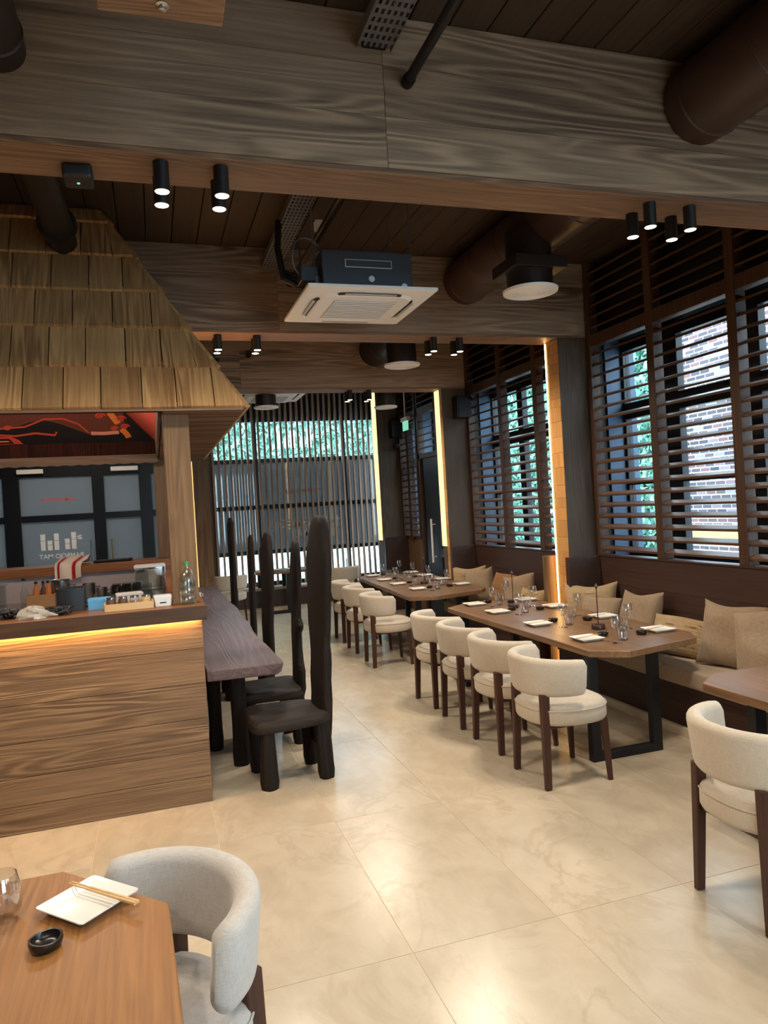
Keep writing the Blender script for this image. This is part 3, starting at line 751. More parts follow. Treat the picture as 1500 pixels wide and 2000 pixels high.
def diffuser(x, y, z, r, top, label, flange=True):
    d = thing('round_diffuser', label, 'air diffuser', (x, y, z))
    MB().lathe([(r*0.55, 0.012), (r, 0.012), (r*0.98, -0.004), (r*0.86, -0.010), (r*0.84, -0.002), (r*0.70, -0.012), (r*0.67, -0.002), (r*0.52, -0.014), (r*0.49, -0.004), (r*0.33, -0.016), (r*0.30, -0.006), (r*0.13, -0.018), (0.002, -0.018)], 36).build('disc', 'white', d, smooth=30)
    MB().cyl((0, 0), r*0.82, 0.012, top-z, 28).build('neck', 'duct_dk', d, smooth=40)
    if flange: MB().box(-0.19, 0.19, -0.17, 0.17, 0.12, 0.20).build('flange_box', 'duct_dk', d, bevel=0.004, seg=1)
    return d
diffuser(2.49, 4.33, 3.02, 0.185, 3.42, 'white round louvred diffuser with a square flange under the duct')
diffuser(2.50, 6.99, 3.06, 0.185, 3.40, 'white round diffuser on a black neck past the second beam', False)
diffuser(2.91, 8.85, 2.90, 0.15, 3.69, 'white round diffuser beside the rear pillar', False)
diffuser(1.36, 8.72, 2.90, 0.15, 3.05, 'white round diffuser below the far cassette unit', False)

# perforated cable trays
def tray(x, y0, y1, z, label):
    t = thing('cable_tray', label, 'cable tray', (x, (y0+y1)/2, z)); h = (y1-y0)/2; w = 0.075
    base = MB(); px_, py_ = 0.025, 0.05
    ny = int((y1-y0)/py_)
    for j in range(ny):                       # perforated base: bars around each slot
        ya = -h+j*py_
        base.box(-w, w, ya, ya+0.022, 0, 0.002)
        for i in range(7):
            xa = -w+i*px_-(0 if i else 0)
            base.box(xa, min(w, xa+0.012), ya+0.022, ya+py_, 0, 0.002)
    base.build('perforated_base', 'galv', t)
    for s in (-1, 1): MB().box(s*w-0.001, s*w+0.001, -h, h, 0, 0.045).build('side_wall', 'galv', t)
    for k in (-0.4, 0.4):
        MB().tube([(0, h*k*1.6, 0.0), (0, h*k*1.6, ZC-z)], 0.005, 6).build('hanger_rod', 'galv', t)
    MB().box(-0.05, 0.05, -h, h, 0.003, 0.02).build('cable_bundle', 'blackpl', t)
    return t
tray(0.98, 1.3, 2.87, 3.54, 'galvanised perforated cable tray in front of the front beam')
tray(0.98, 3.17, 5.62, 3.54, 'galvanised perforated cable tray running to the cassette unit')
for y0, y1, lab in ((0.42, 2.87, 'black sprinkler pipe running into the front beam'), (3.17, 5.62, 'black pipe under the ceiling beside the cable tray'), (5.92, 8.24, 'thin dark pipe past the second beam')):
    p = thing('sprinkler_pipe', lab, 'pipe', (1.12, (y0+y1)/2, 3.42)); h = (y1-y0)/2
    MB().tube([(0, -h, 0), (0, h, 0)], 0.021, 12).build('pipe', 'black', p, smooth=40)
    MB().tube([(0, h-0.04, 0), (0, h, 0)], 0.027, 12).build('collar', 'black', p, smooth=40)
    MB().tube([(0, 0.3, 0), (0, 0.3, -0.07)], 0.011, 8).build('sprinkler_head', 'galv', p, smooth=40)
    MB().tube([(0, -0.2, 0.02), (0, -0.2, ZC-3.42)], 0.005, 6).build('hanger_rod', 'galv', p)
# suspended wooden box overhead, speaker and other small units
wx = thing('wooden_raceway', 'wooden box hanging at the top edge with a small silver nozzle', 'ceiling box', (0.095, 1.17, 2.95))
MB().box(-0.158, 0.155, -0.8, 0.80, 0, 0.03).build('bottom_board', 'soffit', wx, bevel=0.003, seg=1)
for s in (-1, 1): MB().box(s*0.14-0.012, s*0.14+0.012, -0.8, 0.79, 0.03, 0.74).build('side_board', 'soffit', wx, bevel=0.002, seg=1)
MB().box(-0.128, 0.128, 0.765, 0.79, 0.03, 0.74).build('end_board', 'soffit', wx, bevel=0.002, seg=1)
MB().lathe([(0.018, 0.002), (0.018, -0.003), (0.010, -0.006), (0.010, -0.014), (0.002, -0.016)], 16, (0.0, 0.745, 0)).build('nozzle', 'steel', wx, smooth=40)
bs = thing('black_sensor_box', 'small black rounded box under the front beam beside the spotlights', 'sensor', (-0.205, 3.07, SPZ))
MB().box(-0.055, 0.055, -0.06, 0.06, -0.055, 0).build('housing', 'blackpl', bs, bevel=0.014, seg=3, smooth=40)
MB().lathe([(0.006, 0), (0.006, -0.003)], 8, (0, 0, -0.055)).build('indicator', 'exitgreen', bs)
def speaker(x, y, z, w, h, label):
    s = thing('wall_speaker', label, 'speaker', (x, y, z))
    MB().box(-w/2, w/2, -0.16, 0, 0, h).build('cabinet', 'blackpl', s, bevel=0.012, seg=2, smooth=40)
    MB().box(-w/2+0.015, w/2-0.015, -0.166, -0.16, 0.015, h-0.015).build('grille', 'black', s)
speaker(3.665, 8.25, 2.66, 0.19, 0.27, 'black wall speaker on the pillar with the pale lit edge')
speaker(3.70, 10.9, 2.70, 0.18, 0.27, 'black wall speaker on the rearmost pillar')
cm = thing('dome_camera', 'small dark dome camera under the rear speaker', 'camera', (3.70, 10.82, 2.60))
MB().lathe([(0.05, 0.0), (0.05, -0.03), (0.045, -0.05), (0.028, -0.075), (0.002, -0.085)], 18).build('dome', 'black', cm, smooth=60)
MB().box(-0.03, 0.03, 0, 0.08, -0.02, 0.0).build('bracket', 'white', cm)
ex = thing('exit_sign', 'small green exit sign over the side door', 'sign', (3.70, 10.35, 2.80))
MB().box(-0.03, 0.03, -0.14, 0.14, 0.10, 0.16).build('housing', 'white', ex, bevel=0.006, seg=2)
MB().box(-0.004, 0.004, -0.12, 0.12, -0.04, 0.10).build('sign_plate', 'exitgreen', ex)
MB().tube([(0, 0, 0.16), (0, 0, ZC-2.80)], 0.012, 8).build('drop_rod', 'white', ex)
pj = thing('ceiling_detector', 'small dark detector under the second beam behind the hood', 'detector', (0.72, 8.0, 3.3))
MB().box(-0.05, 0.05, -0.05, 0.05, 0, 0.03).build('housing', 'blackpl', pj, bevel=0.006)
MB().tube([(0, 0, 0.03), (0, 0, 0.40)], 0.008, 6).build('drop_rod', 'blackpl', pj)

# ================================================================ BAR ISLAND
bar = thing('bar_counter', 'timber clad bar with a glowing edge under its worktop', 'bar', (0, 0, 0))
for z0, z1 in ((0.0, 0.15), (0.15, 0.30), (0.30, 0.486), (0.486, 0.69), (0.69, 0.89), (0.89, 1.072)):
    for x0, x1 in ((-3.4, -1.2), (-1.2, 0.232)):
        MB().box(x0+0.0008, x1-0.0008, 4.315, 4.345, z0+0.0015, z1-0.0015).build('front_plank', 'bar', bar, bevel=0.0012, seg=1)
MB().box(-3.4, 0.20, 4.345, 4.40, 0, 1.072).build('carcass', 'darkwall', bar)
for z0, z1 in ((0.0, 0.25), (0.25, 0.5), (0.5, 0.75), (0.75, 1.072)):
    MB().box(0.202, 0.230, 4.347, 8.20, z0+0.0015, z1-0.0015).build('side_plank', 'bar', bar, bevel=0.0012, seg=1)
MB().box(-3.4, 0.256, 4.2855, 4.73, 1.075, 1.137).build('worktop', 'counter', bar, bevel=0.003, seg=1)
MB().box(-3.4, 0.256, 4.275, 4.285, 1.056, 1.137).build('worktop_lip', 'lip', bar, bevel=0.002, seg=1)
MB().box(-3.4, 0.21, 4.2875, 4.302, 1.064, 1.0745).build('led_strip', 'ledbar', bar)
MB().box(0.06, 0.256, 4.73, 7.70, 1.075, 1.137).build('side_worktop', 'counter', bar, bevel=0.003, seg=1)
MB().box(-3.4, 0.256, 7.70, 8.20, 1.15, 1.235).build('rear_worktop', 'counter', bar, bevel=0.003, seg=1)
MB().box(-3.4, 0.20, 7.74, 7.80, 0.0, 1.15).build('rear_panel', 'greypanel', bar)
MB().box(-3.4, -0.45, 7.05, 7.74, 0.86, 0.91).build('steel_worktop', 'steel', bar, bevel=0.004, seg=1)
MB().box(-3.4, -0.45, 7.07, 7.11, 0.1, 0.86).build('steel_front', 'steel', bar)
MB().box(-0.42, 0.06, 5.2, 7.2, 0.97, 1.02).build('prep_worktop', 'steel', bar, bevel=0.004, seg=1)
MB().box(-0.40, 0.06, 5.22, 7.18, 0.0, 0.97).build('prep_cabinet', 'steel', bar)

# hood over the bar
HX, HY, HZ, HBX, HBY = 0.538, 4.33, 2.28, -3.4, 8.30
hood = thing('shingled_hood', 'stepped wooden shingle roof rising over the bar', 'bar canopy', (HX, HY, HZ))
NC = 6; DA = 0.1445; DH = 0.262
def hood_slab(face, k):
    a0, h0 = k*DA*1.05, k*DH; a1, h1 = (k+1)*DA*1.05, min((k+1)*DH, ZC-HZ-0.005)
    return a0, h0, a1, h1
for k in range(NC):
    a0, h0 = k*DA, k*DH; a1, h1 = (k+1)*DA+0.016, (k+1)*DH+0.03
    if h1 > ZC-HZ-0.004:
        f = (ZC-HZ-0.004-h0)/(h1-h0); h1 = h0+(h1-h0)*f; a1 = a0+(a1-a0)*f
    th = 0.028
    rr = random.Random(k+3)
    # front face: runs along -X
    x = -a0+0.012; first = True
    while x > HBX-HX:
        w = rr.uniform(0.185, 0.225)
        if first: w = rr.uniform(0.10, 0.24)
        xl = x-w
        top_r = min(x, -a1+0.012)
        j = rr.uniform(-0.006, 0.006)
        lo = h0+j*0.5
        xl_t = xl if xl < -a1 else -a1-0.004
        if xl > -a1: xl_t = -a1-0.003; top_r = -a1+0.006
        P = [(xl+0.003, a0-0.052, lo), (x-0.003, a0-0.052, lo), (top_r-0.003, a1-0.022, h1), (xl_t+0.003, a1-0.022, h1)]
        Q = [(p[0], p[1]+th*0.92, p[2]-th*0.35) for p in P]
        MB().add(P+Q, [(0, 1, 2, 3), (7, 6, 5, 4), (0, 4, 5, 1), (1, 5, 6, 2), (2, 6, 7, 3), (3, 7, 4, 0)]).build('shingle', 'shingle', hood)
        x = xl; first = False
    # face above the guest table: runs along +Y
    y = a0-0.012; first = True
    while y < HBY-HY-a0:
        w = rr.uniform(0.27, 0.33)
        if first: w = rr.uniform(0.15, 0.3)
        yr = min(y+w, HBY-HY-a0)
        tl_ = max(y, a1-0.012); tr_ = max(min(yr, HBY-HY-a1), tl_+0.004)
        P = [(-a0+0.045, y+0.003, h0), (-a0+0.045, yr-0.003, h0), (-a1+0.022, tr_-0.001, h1), (-a1+0.022, tl_+0.001, h1)]
        Q = [(p[0]-th*0.92, p[1], p[2]-th*0.35) for p in P]
        MB().add(P+Q, [(0, 1, 2, 3), (7, 6, 5, 4), (0, 4, 5, 1), (1, 5, 6, 2), (2, 6, 7, 3), (3, 7, 4, 0)]).build('shingle', 'shingleside', hood)
        y = yr; first = False
NT_ = ZC-HZ-0.004; AT = NT_*DA/DH
MB().add([(0.004, -0.0, 0), (HBX-HX, 0, 0), (HBX-HX, AT, NT_), (-AT+0.004, AT, NT_)], [(0, 1, 2, 3)]).build('front_sheathing', 'boards', hood)
MB().add([(-0.004, 0.0, 0), (-AT, AT, NT_), (-AT, HBY-HY-AT, NT_), (-0.004, HBY-HY, 0)], [(0, 1, 2, 3)]).build('side_sheathing', 'boards', hood)
# soffit boards and battens (local coordinates: hood corner is the origin, -x along the bar, +y towards the back)
IX, IY0, IY1 = -0.46, 0.17, 3.50     # inner opening
MB().box(HBX-HX, -0.004, 0.0, IY0, 0.006, 0.03).build('front_soffit', 'soffit', hood)
MB().box(HBX-HX, 0.0, -0.03, -0.008, -0.022, 0.0).build('front_fascia', 'soffit', hood)
MB().box(IX, 0.0, IY0, HBY-HY, 0.006, 0.03).build('side_soffit', 'blackwall', hood)
bt = MB().tube([(IX+0.01, 0, 0), (0.0, 0, 0)], 0.022, 10).mesh('soffit_batten', smooth=40)
k = 0.03
while k < HBY-HY-0.03: obj('soffit_batten', bt, 'reed', hood, (0, k, -0.004)); k += 0.05
MB().box(HBX-HX, 0.0, IY1, HBY-HY, 0.006, 0.03).build('rear_soffit', 'reed', hood)
zt = 0.165
for i in range(17):
    x1 = IX-i*0.172; MB().box(x1-0.170, x1, IY1-0.022, IY1, 0.0, zt).build('inner_board', 'boards', hood, bevel=0.002, seg=1)
bt2 = MB(); k = IY0
while k < IY1-0.03: bt2.box(IX-0.02, IX, k, k+0.035, -0.01, zt); k += 0.05
tag(bt2.build('inner_side_battens', 'reed', hood), kind='stuff')
# scalloped trim on the rear edge
pts = [(IX, 0.03)]
nx = 90
pts = [(IX-i*(2.9/nx), -0.05-0.012*abs(math.sin(i*0.8))) for i in range(nx+1)]
poly = [(IX, 0.03)]+pts+[(IX-2.9, 0.03)]
MB().prism(poly, 0, 0.03).build('scalloped_trim', 'reed', hood, (0, IY1-0.03, 0), (PI/2, 0, 0))
# inner slopes carrying the painted mural
def slope(pt): return (pt[0], IY1-0.02-pt[1]*0.72, zt+pt[1]*0.70)     # (x, distance up the slope)
def mural(poly, name, mat, lift):
    n = len(poly)
    a = [slope(p) for p in poly]; d = Vector((0, -0.70, -0.72)).normalized()*lift; d0 = Vector((0, 0.70, 0.72)).normalized()*0.004
    vs_ = [tuple(Vector(p)+d) for p in a]+[tuple(Vector(p)+d0) for p in a]
    return MB().add(vs_, [tuple(range(n)), tuple(range(2*n-1, n-1, -1))]+[(i, n+i, n+(i+1) % n, (i+1) % n) for i in range(n)]).build(name, mat, hood)
mural([(IX-0.02, 0), (-3.4, 0), (-3.4, 1.1), (IX-0.80, 1.1)], 'mural_ground', 'mural_bk', 0.002)
MB().add([(IX-0.02, IY1-0.02, zt), (IX-0.80, IY1-0.82, zt+0.77), (IX-0.80, IY0+0.5, zt+0.77), (IX-0.02, IY0, zt)], [(0, 1, 2, 3)]).build('side_mural', 'marble_red', hood)
bk = MB().add([(IX-0.02, IY0, zt), (IX-0.80, IY0+0.5, zt+0.77), (HBX-HX, IY0+0.5, zt+0.77), (HBX-HX, IY0, zt)], [(0, 1, 2, 3)]).build('front_inner_slope', 'mural_bk', hood)
MB().box(HBX-HX, IX, IY0, IY0+0.02, 0.0, zt).build('front_inner_board', 'boards', hood)
def band(pts, w): # polygon around a polyline
    L, R_ = [], []
    for i, p in enumerate(pts):
        a = Vector(pts[max(i-1, 0)]); b_ = Vector(pts[min(i+1, len(pts)-1)]); dv = (b_-a).normalized(); nv = Vector((-dv.y, dv.x))
        L.append(tuple(Vector(p)+nv*w)); R_.append(tuple(Vector(p)-nv*w))
    return L+R_[::-1]
mx0 = IX
def arc(x0, x1, f, n=16): return [(x0+(x1-x0)*i/n, f(i/n)) for i in range(n+1)]
mural([(mx0-1.75, 0.55), (mx0-1.60, 0.24)]+arc(mx0-1.30, mx0-0.80, lambda u: 0.20+0.09*math.sin(u*PI), 10)+[(mx0-0.62, 0.10), (mx0-0.30, 0.12), (mx0-0.30, 0.5)], 'mural_figure', 'mural_br', 0.004)
mural(band([(mx0-1.45, 0.20), (mx0-1.2, 0.22), (mx0-1.02, 0.31), (mx0-0.85, 0.31), (mx0-0.72, 0.24), (mx0-0.64, 0.13)], 0.008), 'mural_outline', 'marble_red', 0.006)
mural(band([(mx0-0.62, 0.125), (mx0-0.5, 0.12), (mx0-0.36, 0.13)], 0.020), 'mural_band', 'mural_pk', 0.008)
mural(band([(mx0-0.47, 0.5), (mx0-0.42, 0.36), (mx0-0.36, 0.24)], 0.030), 'mural_sash', 'mural_or', 0.008)
mural(band([(mx0-0.33, 0.17), (mx0-0.29, 0.11), (mx0-0.27, 0.06)], 0.028), 'mural_tassel', 'mural_or', 0.008)
for cx, cz, r in ((-0.52, 0.34, 0.05), (-0.33, 0.30, 0.05), (-0.30, 0.2, 0.045), (-0.4, 0.18, 0.035), (-1.62, 0.30, 0.05), (-1.75, 0.28, 0.06), (-1.35, 0.21, 0.04)):
    mural(band([(mx0+cx+r*(1-t/20)*math.cos(t*0.55), cz+r*0.7*(1-t/20)*math.sin(t*0.55)) for t in range(19)], 0.007), 'mural_curl', 'marble_red', 0.009)
mural(band(arc(mx0-2.6, mx0-1.42, lambda u: 0.22-0.10*math.sin(u*PI)+0.03*u, 14), 0.024), 'mural_ribbon', 'mural_or', 0.008)
for q, c0 in enumerate((0.62, 0.50, 0.38)):
    mural(band([(mx0-2.6, c0-0.10), (mx0-2.1, c0-0.10), (mx0-1.85, c0-0.12), (mx0-1.68, c0-0.16+0.03*q)], 0.026), 'mural_stripe', 'marble_red', 0.007)
mural(band([(mx0-2.6, 0.10), (mx0-1.9, 0.09), (mx0-1.5, 0.13), (mx0-1.3, 0.11), (mx0-1.12, 0.14), (mx0-0.95, 0.11), (mx0-0.93, 0.15)], 0.010), 'mural_wave', 'marble_red', 0.006)
mural(band([(mx0-2.6, 0.035), (mx0-1.95, 0.04), (mx0-1.6, 0.05)], 0.032), 'mural_scroll', 'marble_red', 0.009)
mural([(mx0-1.66, 0.012), (mx0-1.25, 0.015), (mx0-1.28, 0.06), (mx0-1.34, 0.10), (mx0-1.62, 0.10)], 'mural_block', 'marble_red', 0.010)
mural([(mx0-1.61, 0.022), (mx0-1.32, 0.024), (mx0-1.36, 0.085), (mx0-1.58, 0.085)], 'mural_block_face', 'mural_bk', 0.012)
mural([(mx0-1.58, 0.045), (mx0-1.36, 0.045), (mx0-1.37, 0.06), (mx0-1.57, 0.06)], 'mural_bar', 'mural_or', 0.014)
# posts
for px_, py_, pz_, lab in ((0.155, 4.53, 1.138, 'square timber post standing on the bar worktop'), (0.10, 7.95, 1.236, 'timber post at the back of the bar under the hood')):
    p = thing('timber_post', lab, 'post', (px_, py_, pz_))
    MB().box(-0.075, 0.075, -0.075, 0.075, 0, HZ+0.004-pz_).build('shaft', 'post', p, bevel=0.004, seg=1)
    if py_ < 5: MB().box(-0.078, 0.078, -0.078, 0.078, 0, 0.012).build('foot_collar', 'post', p, bevel=0.002, seg=1)
# lamps inside the hood
for x in (-0.6, -1.6):
    l = thing('hood_lamp', 'round pendant bulb inside the hood, %s' % ('nearer the post' if x > -1 else 'farther from the post'), 'lamp', (x, 6.0, 2.78))
    MB().lathe([(0.02, 0.06), (0.03, 0.062), (0.03, 0.12), (0.01, 0.13)], 20).build('socket', 'blackpl', l, smooth=40)
    MB().tube([(0, 0, 0.12), (0, 0, ZC-2.78)], 0.006, 6).build('drop_rod', 'blackpl', l)
    MB().lathe([(0.002, -0.05), (0.03, -0.04), (0.048, -0.012), (0.048, 0.012), (0.03, 0.045), (0.02, 0.06)], 20).build('bulb', 'bulb', l, smooth=60)

# ================================================================ FURNITURE
# -------- upholstered chairs (local: faces +X, origin on the floor under the seat centre)
def make_chair(name, label, mat, leg='legwood', wrap=96):
    c = thing(name, label, 'chair')
    # seat: rounded D-shape cushion with a crowned top
    def outline(s):
        pts = []
        for i in range(36):
            a = 2*PI*i/36
            e = 0.72 if math.cos(a) > 0 else 0.95
            x = 0.245*math.copysign(abs(math.cos(a))**e, math.cos(a)); y = 0.25*math.copysign(abs(math.sin(a))**0.78, math.sin(a))
            pts.append((x*s, y*s))
        return pts
    rings = [[(x, y, z) for x, y in outline(s)] for s, z in ((0.90, 0.352), (0.97, 0.358), (1.0, 0.375), (1.0, 0.43), (0.985, 0.448), (0.94, 0.460), (0.80, 0.468), (0.5, 0.472), (0.1, 0.473))]
    MB().loft(rings).build('seat', mat, c, smooth=50)
    tp = MB().tube([(x*1.002, y*1.002, 0.440) for x, y in outline(1.0)+outline(1.0)[:3]], 0.004, 6, False).build('piping', mat, c, smooth=60)
    # wrap-around backrest
    rings = []; N = 30; A0 = math.radians(wrap)
    for i in range(N+1):
        u = -1+2*i/N; a = PI+u*A0
        end = max(0.0, (abs(u)-0.90)/0.10)
        k = math.sqrt(max(0.0, 1-end**2))*0.92+0.08
        cx, cy = 0.250*math.cos(a)+0.005, 0.258*math.sin(a)
        nrm = Vector((math.cos(a)/0.250, math.sin(a)/0.258)).normalized()
        drop = 0.012*(1-abs(u))
        zc = 0.628+0.0*drop; hh = (0.112-0.012*abs(u)**2)*(0.55+0.45*k); th = 0.034*k
        ring = []
        for x, z in rrect(2*th, 2*hh, min(th, hh)*0.92, 5):
            off = x - 0.16*(z)*0.35 if False else x
            lean = 0.05*(z/0.11)*0.25
            ring.append((cx+nrm.x*(off+lean), cy+nrm.y*(off+lean), zc+z))
        rings.append(ring)
    MB().loft(rings).build('backrest', mat, c, smooth=60)
    # legs
    def leg_mb(x, y, x1, y1, h, w0, w1):
        return MB().loft([[(x+sx*w0, y+sy*w0*0.75, 0) for sx, sy in ((-1, -1), (1, -1), (1, 1), (-1, 1))],
                          [(x1+sx*w1, y1+sy*w1*0.75, h) for sx, sy in ((-1, -1), (1, -1), (1, 1), (-1, 1))]])
    for s in (-1, 1):
        leg_mb(-0.205, s*0.183, -0.192, s*0.166, 0.535, 0.019, 0.026).build('leg', leg, c, bevel=0.004, seg=1)
        leg_mb(0.19, s*0.20, 0.172, s*0.185, 0.365, 0.014, 0.021).build('leg', leg, c, bevel=0.004, seg=1)
    MB().box(-0.20, 0.17, -0.18, 0.18, 0.335, 0.353).build('seat_frame', leg, c, bevel=0.003, seg=1)
    return c
ch0 = make_chair('dining_chair', 'cream upholstered chair nearest at the middle bench table', 'cream')
ch0.location = (2.225, 3.80, 0); ch0['group'] = 'cream chairs along the bench tables'
GC = 'cream chairs along the bench tables'
for x, y, rz, lab in ((2.245, 4.43, 0.03, 'cream upholstered chair second from the front at the middle bench table'),
                      (2.25, 5.02, -0.02, 'cream upholstered chair third from the front at the middle bench table'),
                      (2.26, 5.62, 0.05, 'cream upholstered chair farthest back at the middle bench table'),
                      (2.27, 7.26, -0.05, 'cream upholstered chair at the front of the far bench table'),
                      (2.30, 8.08, 0.0, 'middle cream chair of the three at the far bench table'),
                      (2.33, 8.80, 0.03, 'cream chair at the back of the far bench table by the facade'),
                      (2.255, 2.285, 0.0, 'cream chair cut by the frame edge beside the nearest bench table')):
    copy_tree(ch0, (x, y, 0), rz, lab, GC)
copy_tree(ch0, (1.02, 11.2, 0), 1.2, 'cream chair half hidden behind the tall dark chairs by the facade', 'cream chairs at the facade table')
copy_tree(ch0, (2.75, 11.1, 0), 1.7, 'cream chair before the window table, glimpsed between two tall dark chairs', 'cream chairs at the facade table')
chL = make_chair('dining_chair', 'pale grey upholstered chair tucked against the oak table corner', 'greyfab', wrap=80)
chL.location = (-0.090, 1.855, 0); chL.rotation_euler = (0, 0, math.radians(180+30))

# -------- tables
def make_table(name, label, poly, mat, legs, z1=0.70, th=0.042):
    cx = sum(p[0] for p in poly)/len(poly); cy = sum(p[1] for p in poly)/len(poly)
    t = thing(name, label, 'table', (cx, cy, 0))
    MB().prism([(x-cx, y-cy) for x, y in poly], z1-th, z1).build('tabletop', mat, t, bevel=0.003, seg=1)
    for y, x0, x1 in legs:
        b = 0.032; y -= cy; x0 -= cx; x1 -= cx
        MB().box(x0, x0+2*b, y-b*0.8, y+b*0.8, 0.05, z1-th-0.006).build('leg', 'black', t, bevel=0.002, seg=1)
        MB().box(x1-2*b, x1, y-b*0.8, y+b*0.8, 0.05, z1-th-0.006).build('leg', 'black', t, bevel=0.002, seg=1)
        MB().box(x0, x1, y-b*0.8, y+b*0.8, 0.0, 0.05).build('foot_bar', 'black', t, bevel=0.002, seg=1)
        MB().box(x0, x1, y-0.04, y+0.04, z1-th-0.006, z1-th).build('mounting_plate', 'black', t)
    return t
TZ = 0.69
make_table('bench_table', 'long brown wooden table with cut corners in the middle of the bench row',
           [(2.485, 3.86), (2.68, 3.72), (3.27, 3.84), (3.36, 4.0), (3.36, 6.0), (3.20, 6.22), (2.68, 6.24), (2.485, 6.10)], 'table', ((3.89, 2.48, 2.99), (5.95, 2.55, 3.10)), TZ)
make_table('bench_table', 'long wooden table with cut corners at the far end of the bench row',
           [(2.46, 7.06), (2.72, 6.94), (3.30, 7.10), (3.42, 7.26), (3.50, 9.4), (3.40, 9.75), (2.75, 9.75), (2.60, 9.5)], 'table', ((7.35, 2.62, 3.16), (9.35, 2.72, 3.26)), TZ)
make_table('bench_table', 'wooden bench table cut by the frame edge, nearest the viewpoint',
           [(2.515, 2.93), (2.68, 3.05), (3.26, 3.05), (3.40, 2.92), (3.40, 0.9), (3.26, 0.75), (2.68, 0.75), (2.515, 0.9)], 'table', ((2.72, 2.60, 3.12), (1.1, 2.60, 3.12)), TZ)
make_table('oak_table', 'oak table with a cut corner in the near corner of the picture',
           [(-0.29, 2.17), (-0.02, 1.88), (0.0, 1.40), (0.0, 0.55), (-0.25, 0.35), (-1.1, 0.35), (-1.3, 0.6), (-1.3, 1.95), (-1.05, 2.17)], 'oak', ((1.65, -1.0, -0.32), (0.8, -1.0, -0.32)), 0.70, 0.045)
make_table('window_table', 'wooden table standing before the far window bench',
           [(1.50, 11.72), (1.60, 11.6), (2.35, 11.6), (2.50, 11.75), (2.50, 12.1), (2.35, 12.25), (1.60, 12.25), (1.50, 12.1)], 'table', ((11.7, 1.58, 2.05), (12.12, 1.58, 2.05)), TZ)

# -------- benches with their back panels
def bench(name, label, y0, y1, ends, cat='bench'):
    b = thing(name, label, cat, (3.54, (y0+y1)/2, 0)); cy = (y0+y1)/2; cx = 3.54
    MB().box(3.27-cx, 3.78-cx, y0-cy, y1-cy, 0, 0.055).build('plinth', 'plinth', b)
    MB().box(3.30-cx, 3.78-cx, y0-cy, y1-cy, 0.055, 0.31).build('base', 'bench', b, bevel=0.002, seg=1)
    MB().box(3.285-cx, 3.78-cx, y0-cy, y1-cy, 0.31, 0.335).build('seat_board', 'bench', b, bevel=0.002, seg=1)
    zs = [0.335, 0.60, 0.85, 1.09]
    for z0, z1 in zip(zs[:-1], zs[1:]): MB().box(3.745-cx, 3.80-cx, y0-cy, y1-cy, z0+0.001, z1-0.001).build('back_panel', 'bench', b, bevel=0.001, seg=1)
    MB().box(3.74-cx, 3.86-cx, y0-cy, y1-cy, 1.09, 1.105).build('top_ledge', 'bench', b, bevel=0.002, seg=1)
    for y, x0, m in ends:
        MB().box(x0-cx, 3.744-cx, y-0.03-cy, y+0.03-cy, 0.0, 1.10).build('end_panel', m, b, bevel=0.002, seg=1)
    n = max(1, round((y1-y0)/1.3)); L = (y1-y0-0.08)/n
    for k in range(n):
        a = y0+0.04+k*L
        MB().box(3.275-cx, 3.742-cx, a+0.002-cy, a+L-0.002-cy, 0.335, 0.455).build('seat_cushion', 'cushion', b, bevel=0.022, seg=3, smooth=50)
    return b
bench('banquette_bench', 'long upholstered bench with dark panelled back under the nearest louvres', 3.12, 5.59, ((5.59, 3.43, 'bench'),))
bench('banquette_bench', 'upholstered bench beside the viewpoint', 0.45, 2.86, ())
bench('banquette_bench', 'upholstered bench with dark panelled back between the two lit pillars', 5.92, 8.20, ((5.91, 3.385, 'post'), (8.20, 3.43, 'bench')))
wbn = thing('window_bench', 'low dark bench running under the far facade', 'bench', (2.5, 12.3, 0))
MB().box(-1.5, 1.5, -0.28, 0.28, 0.08, 0.36).build('base', 'bench', wbn, bevel=0.003, seg=1)
MB().box(-1.45, 1.45, -0.24, 0.24, 0.0, 0.08).build('plinth', 'plinth', wbn)
MB().box(-1.5, 1.5, -0.29, 0.06, 0.36, 0.40).build('seat_pad', 'cushion', wbn, bevel=0.012, seg=2, smooth=50)
pp = thing('low_partition', 'waist high dark brown partition beside the side door', 'partition', (3.6, 10.82, 0))
MB().box(-0.19, 0.26, -0.03, 0.03, 0, 1.14).build('cross_panel', 'bench', pp, bevel=0.002, seg=1)
MB().box(0.20, 0.26, -0.70, -0.03, 0, 1.14).build('wall_panel', 'post', pp, bevel=0.002, seg=1)

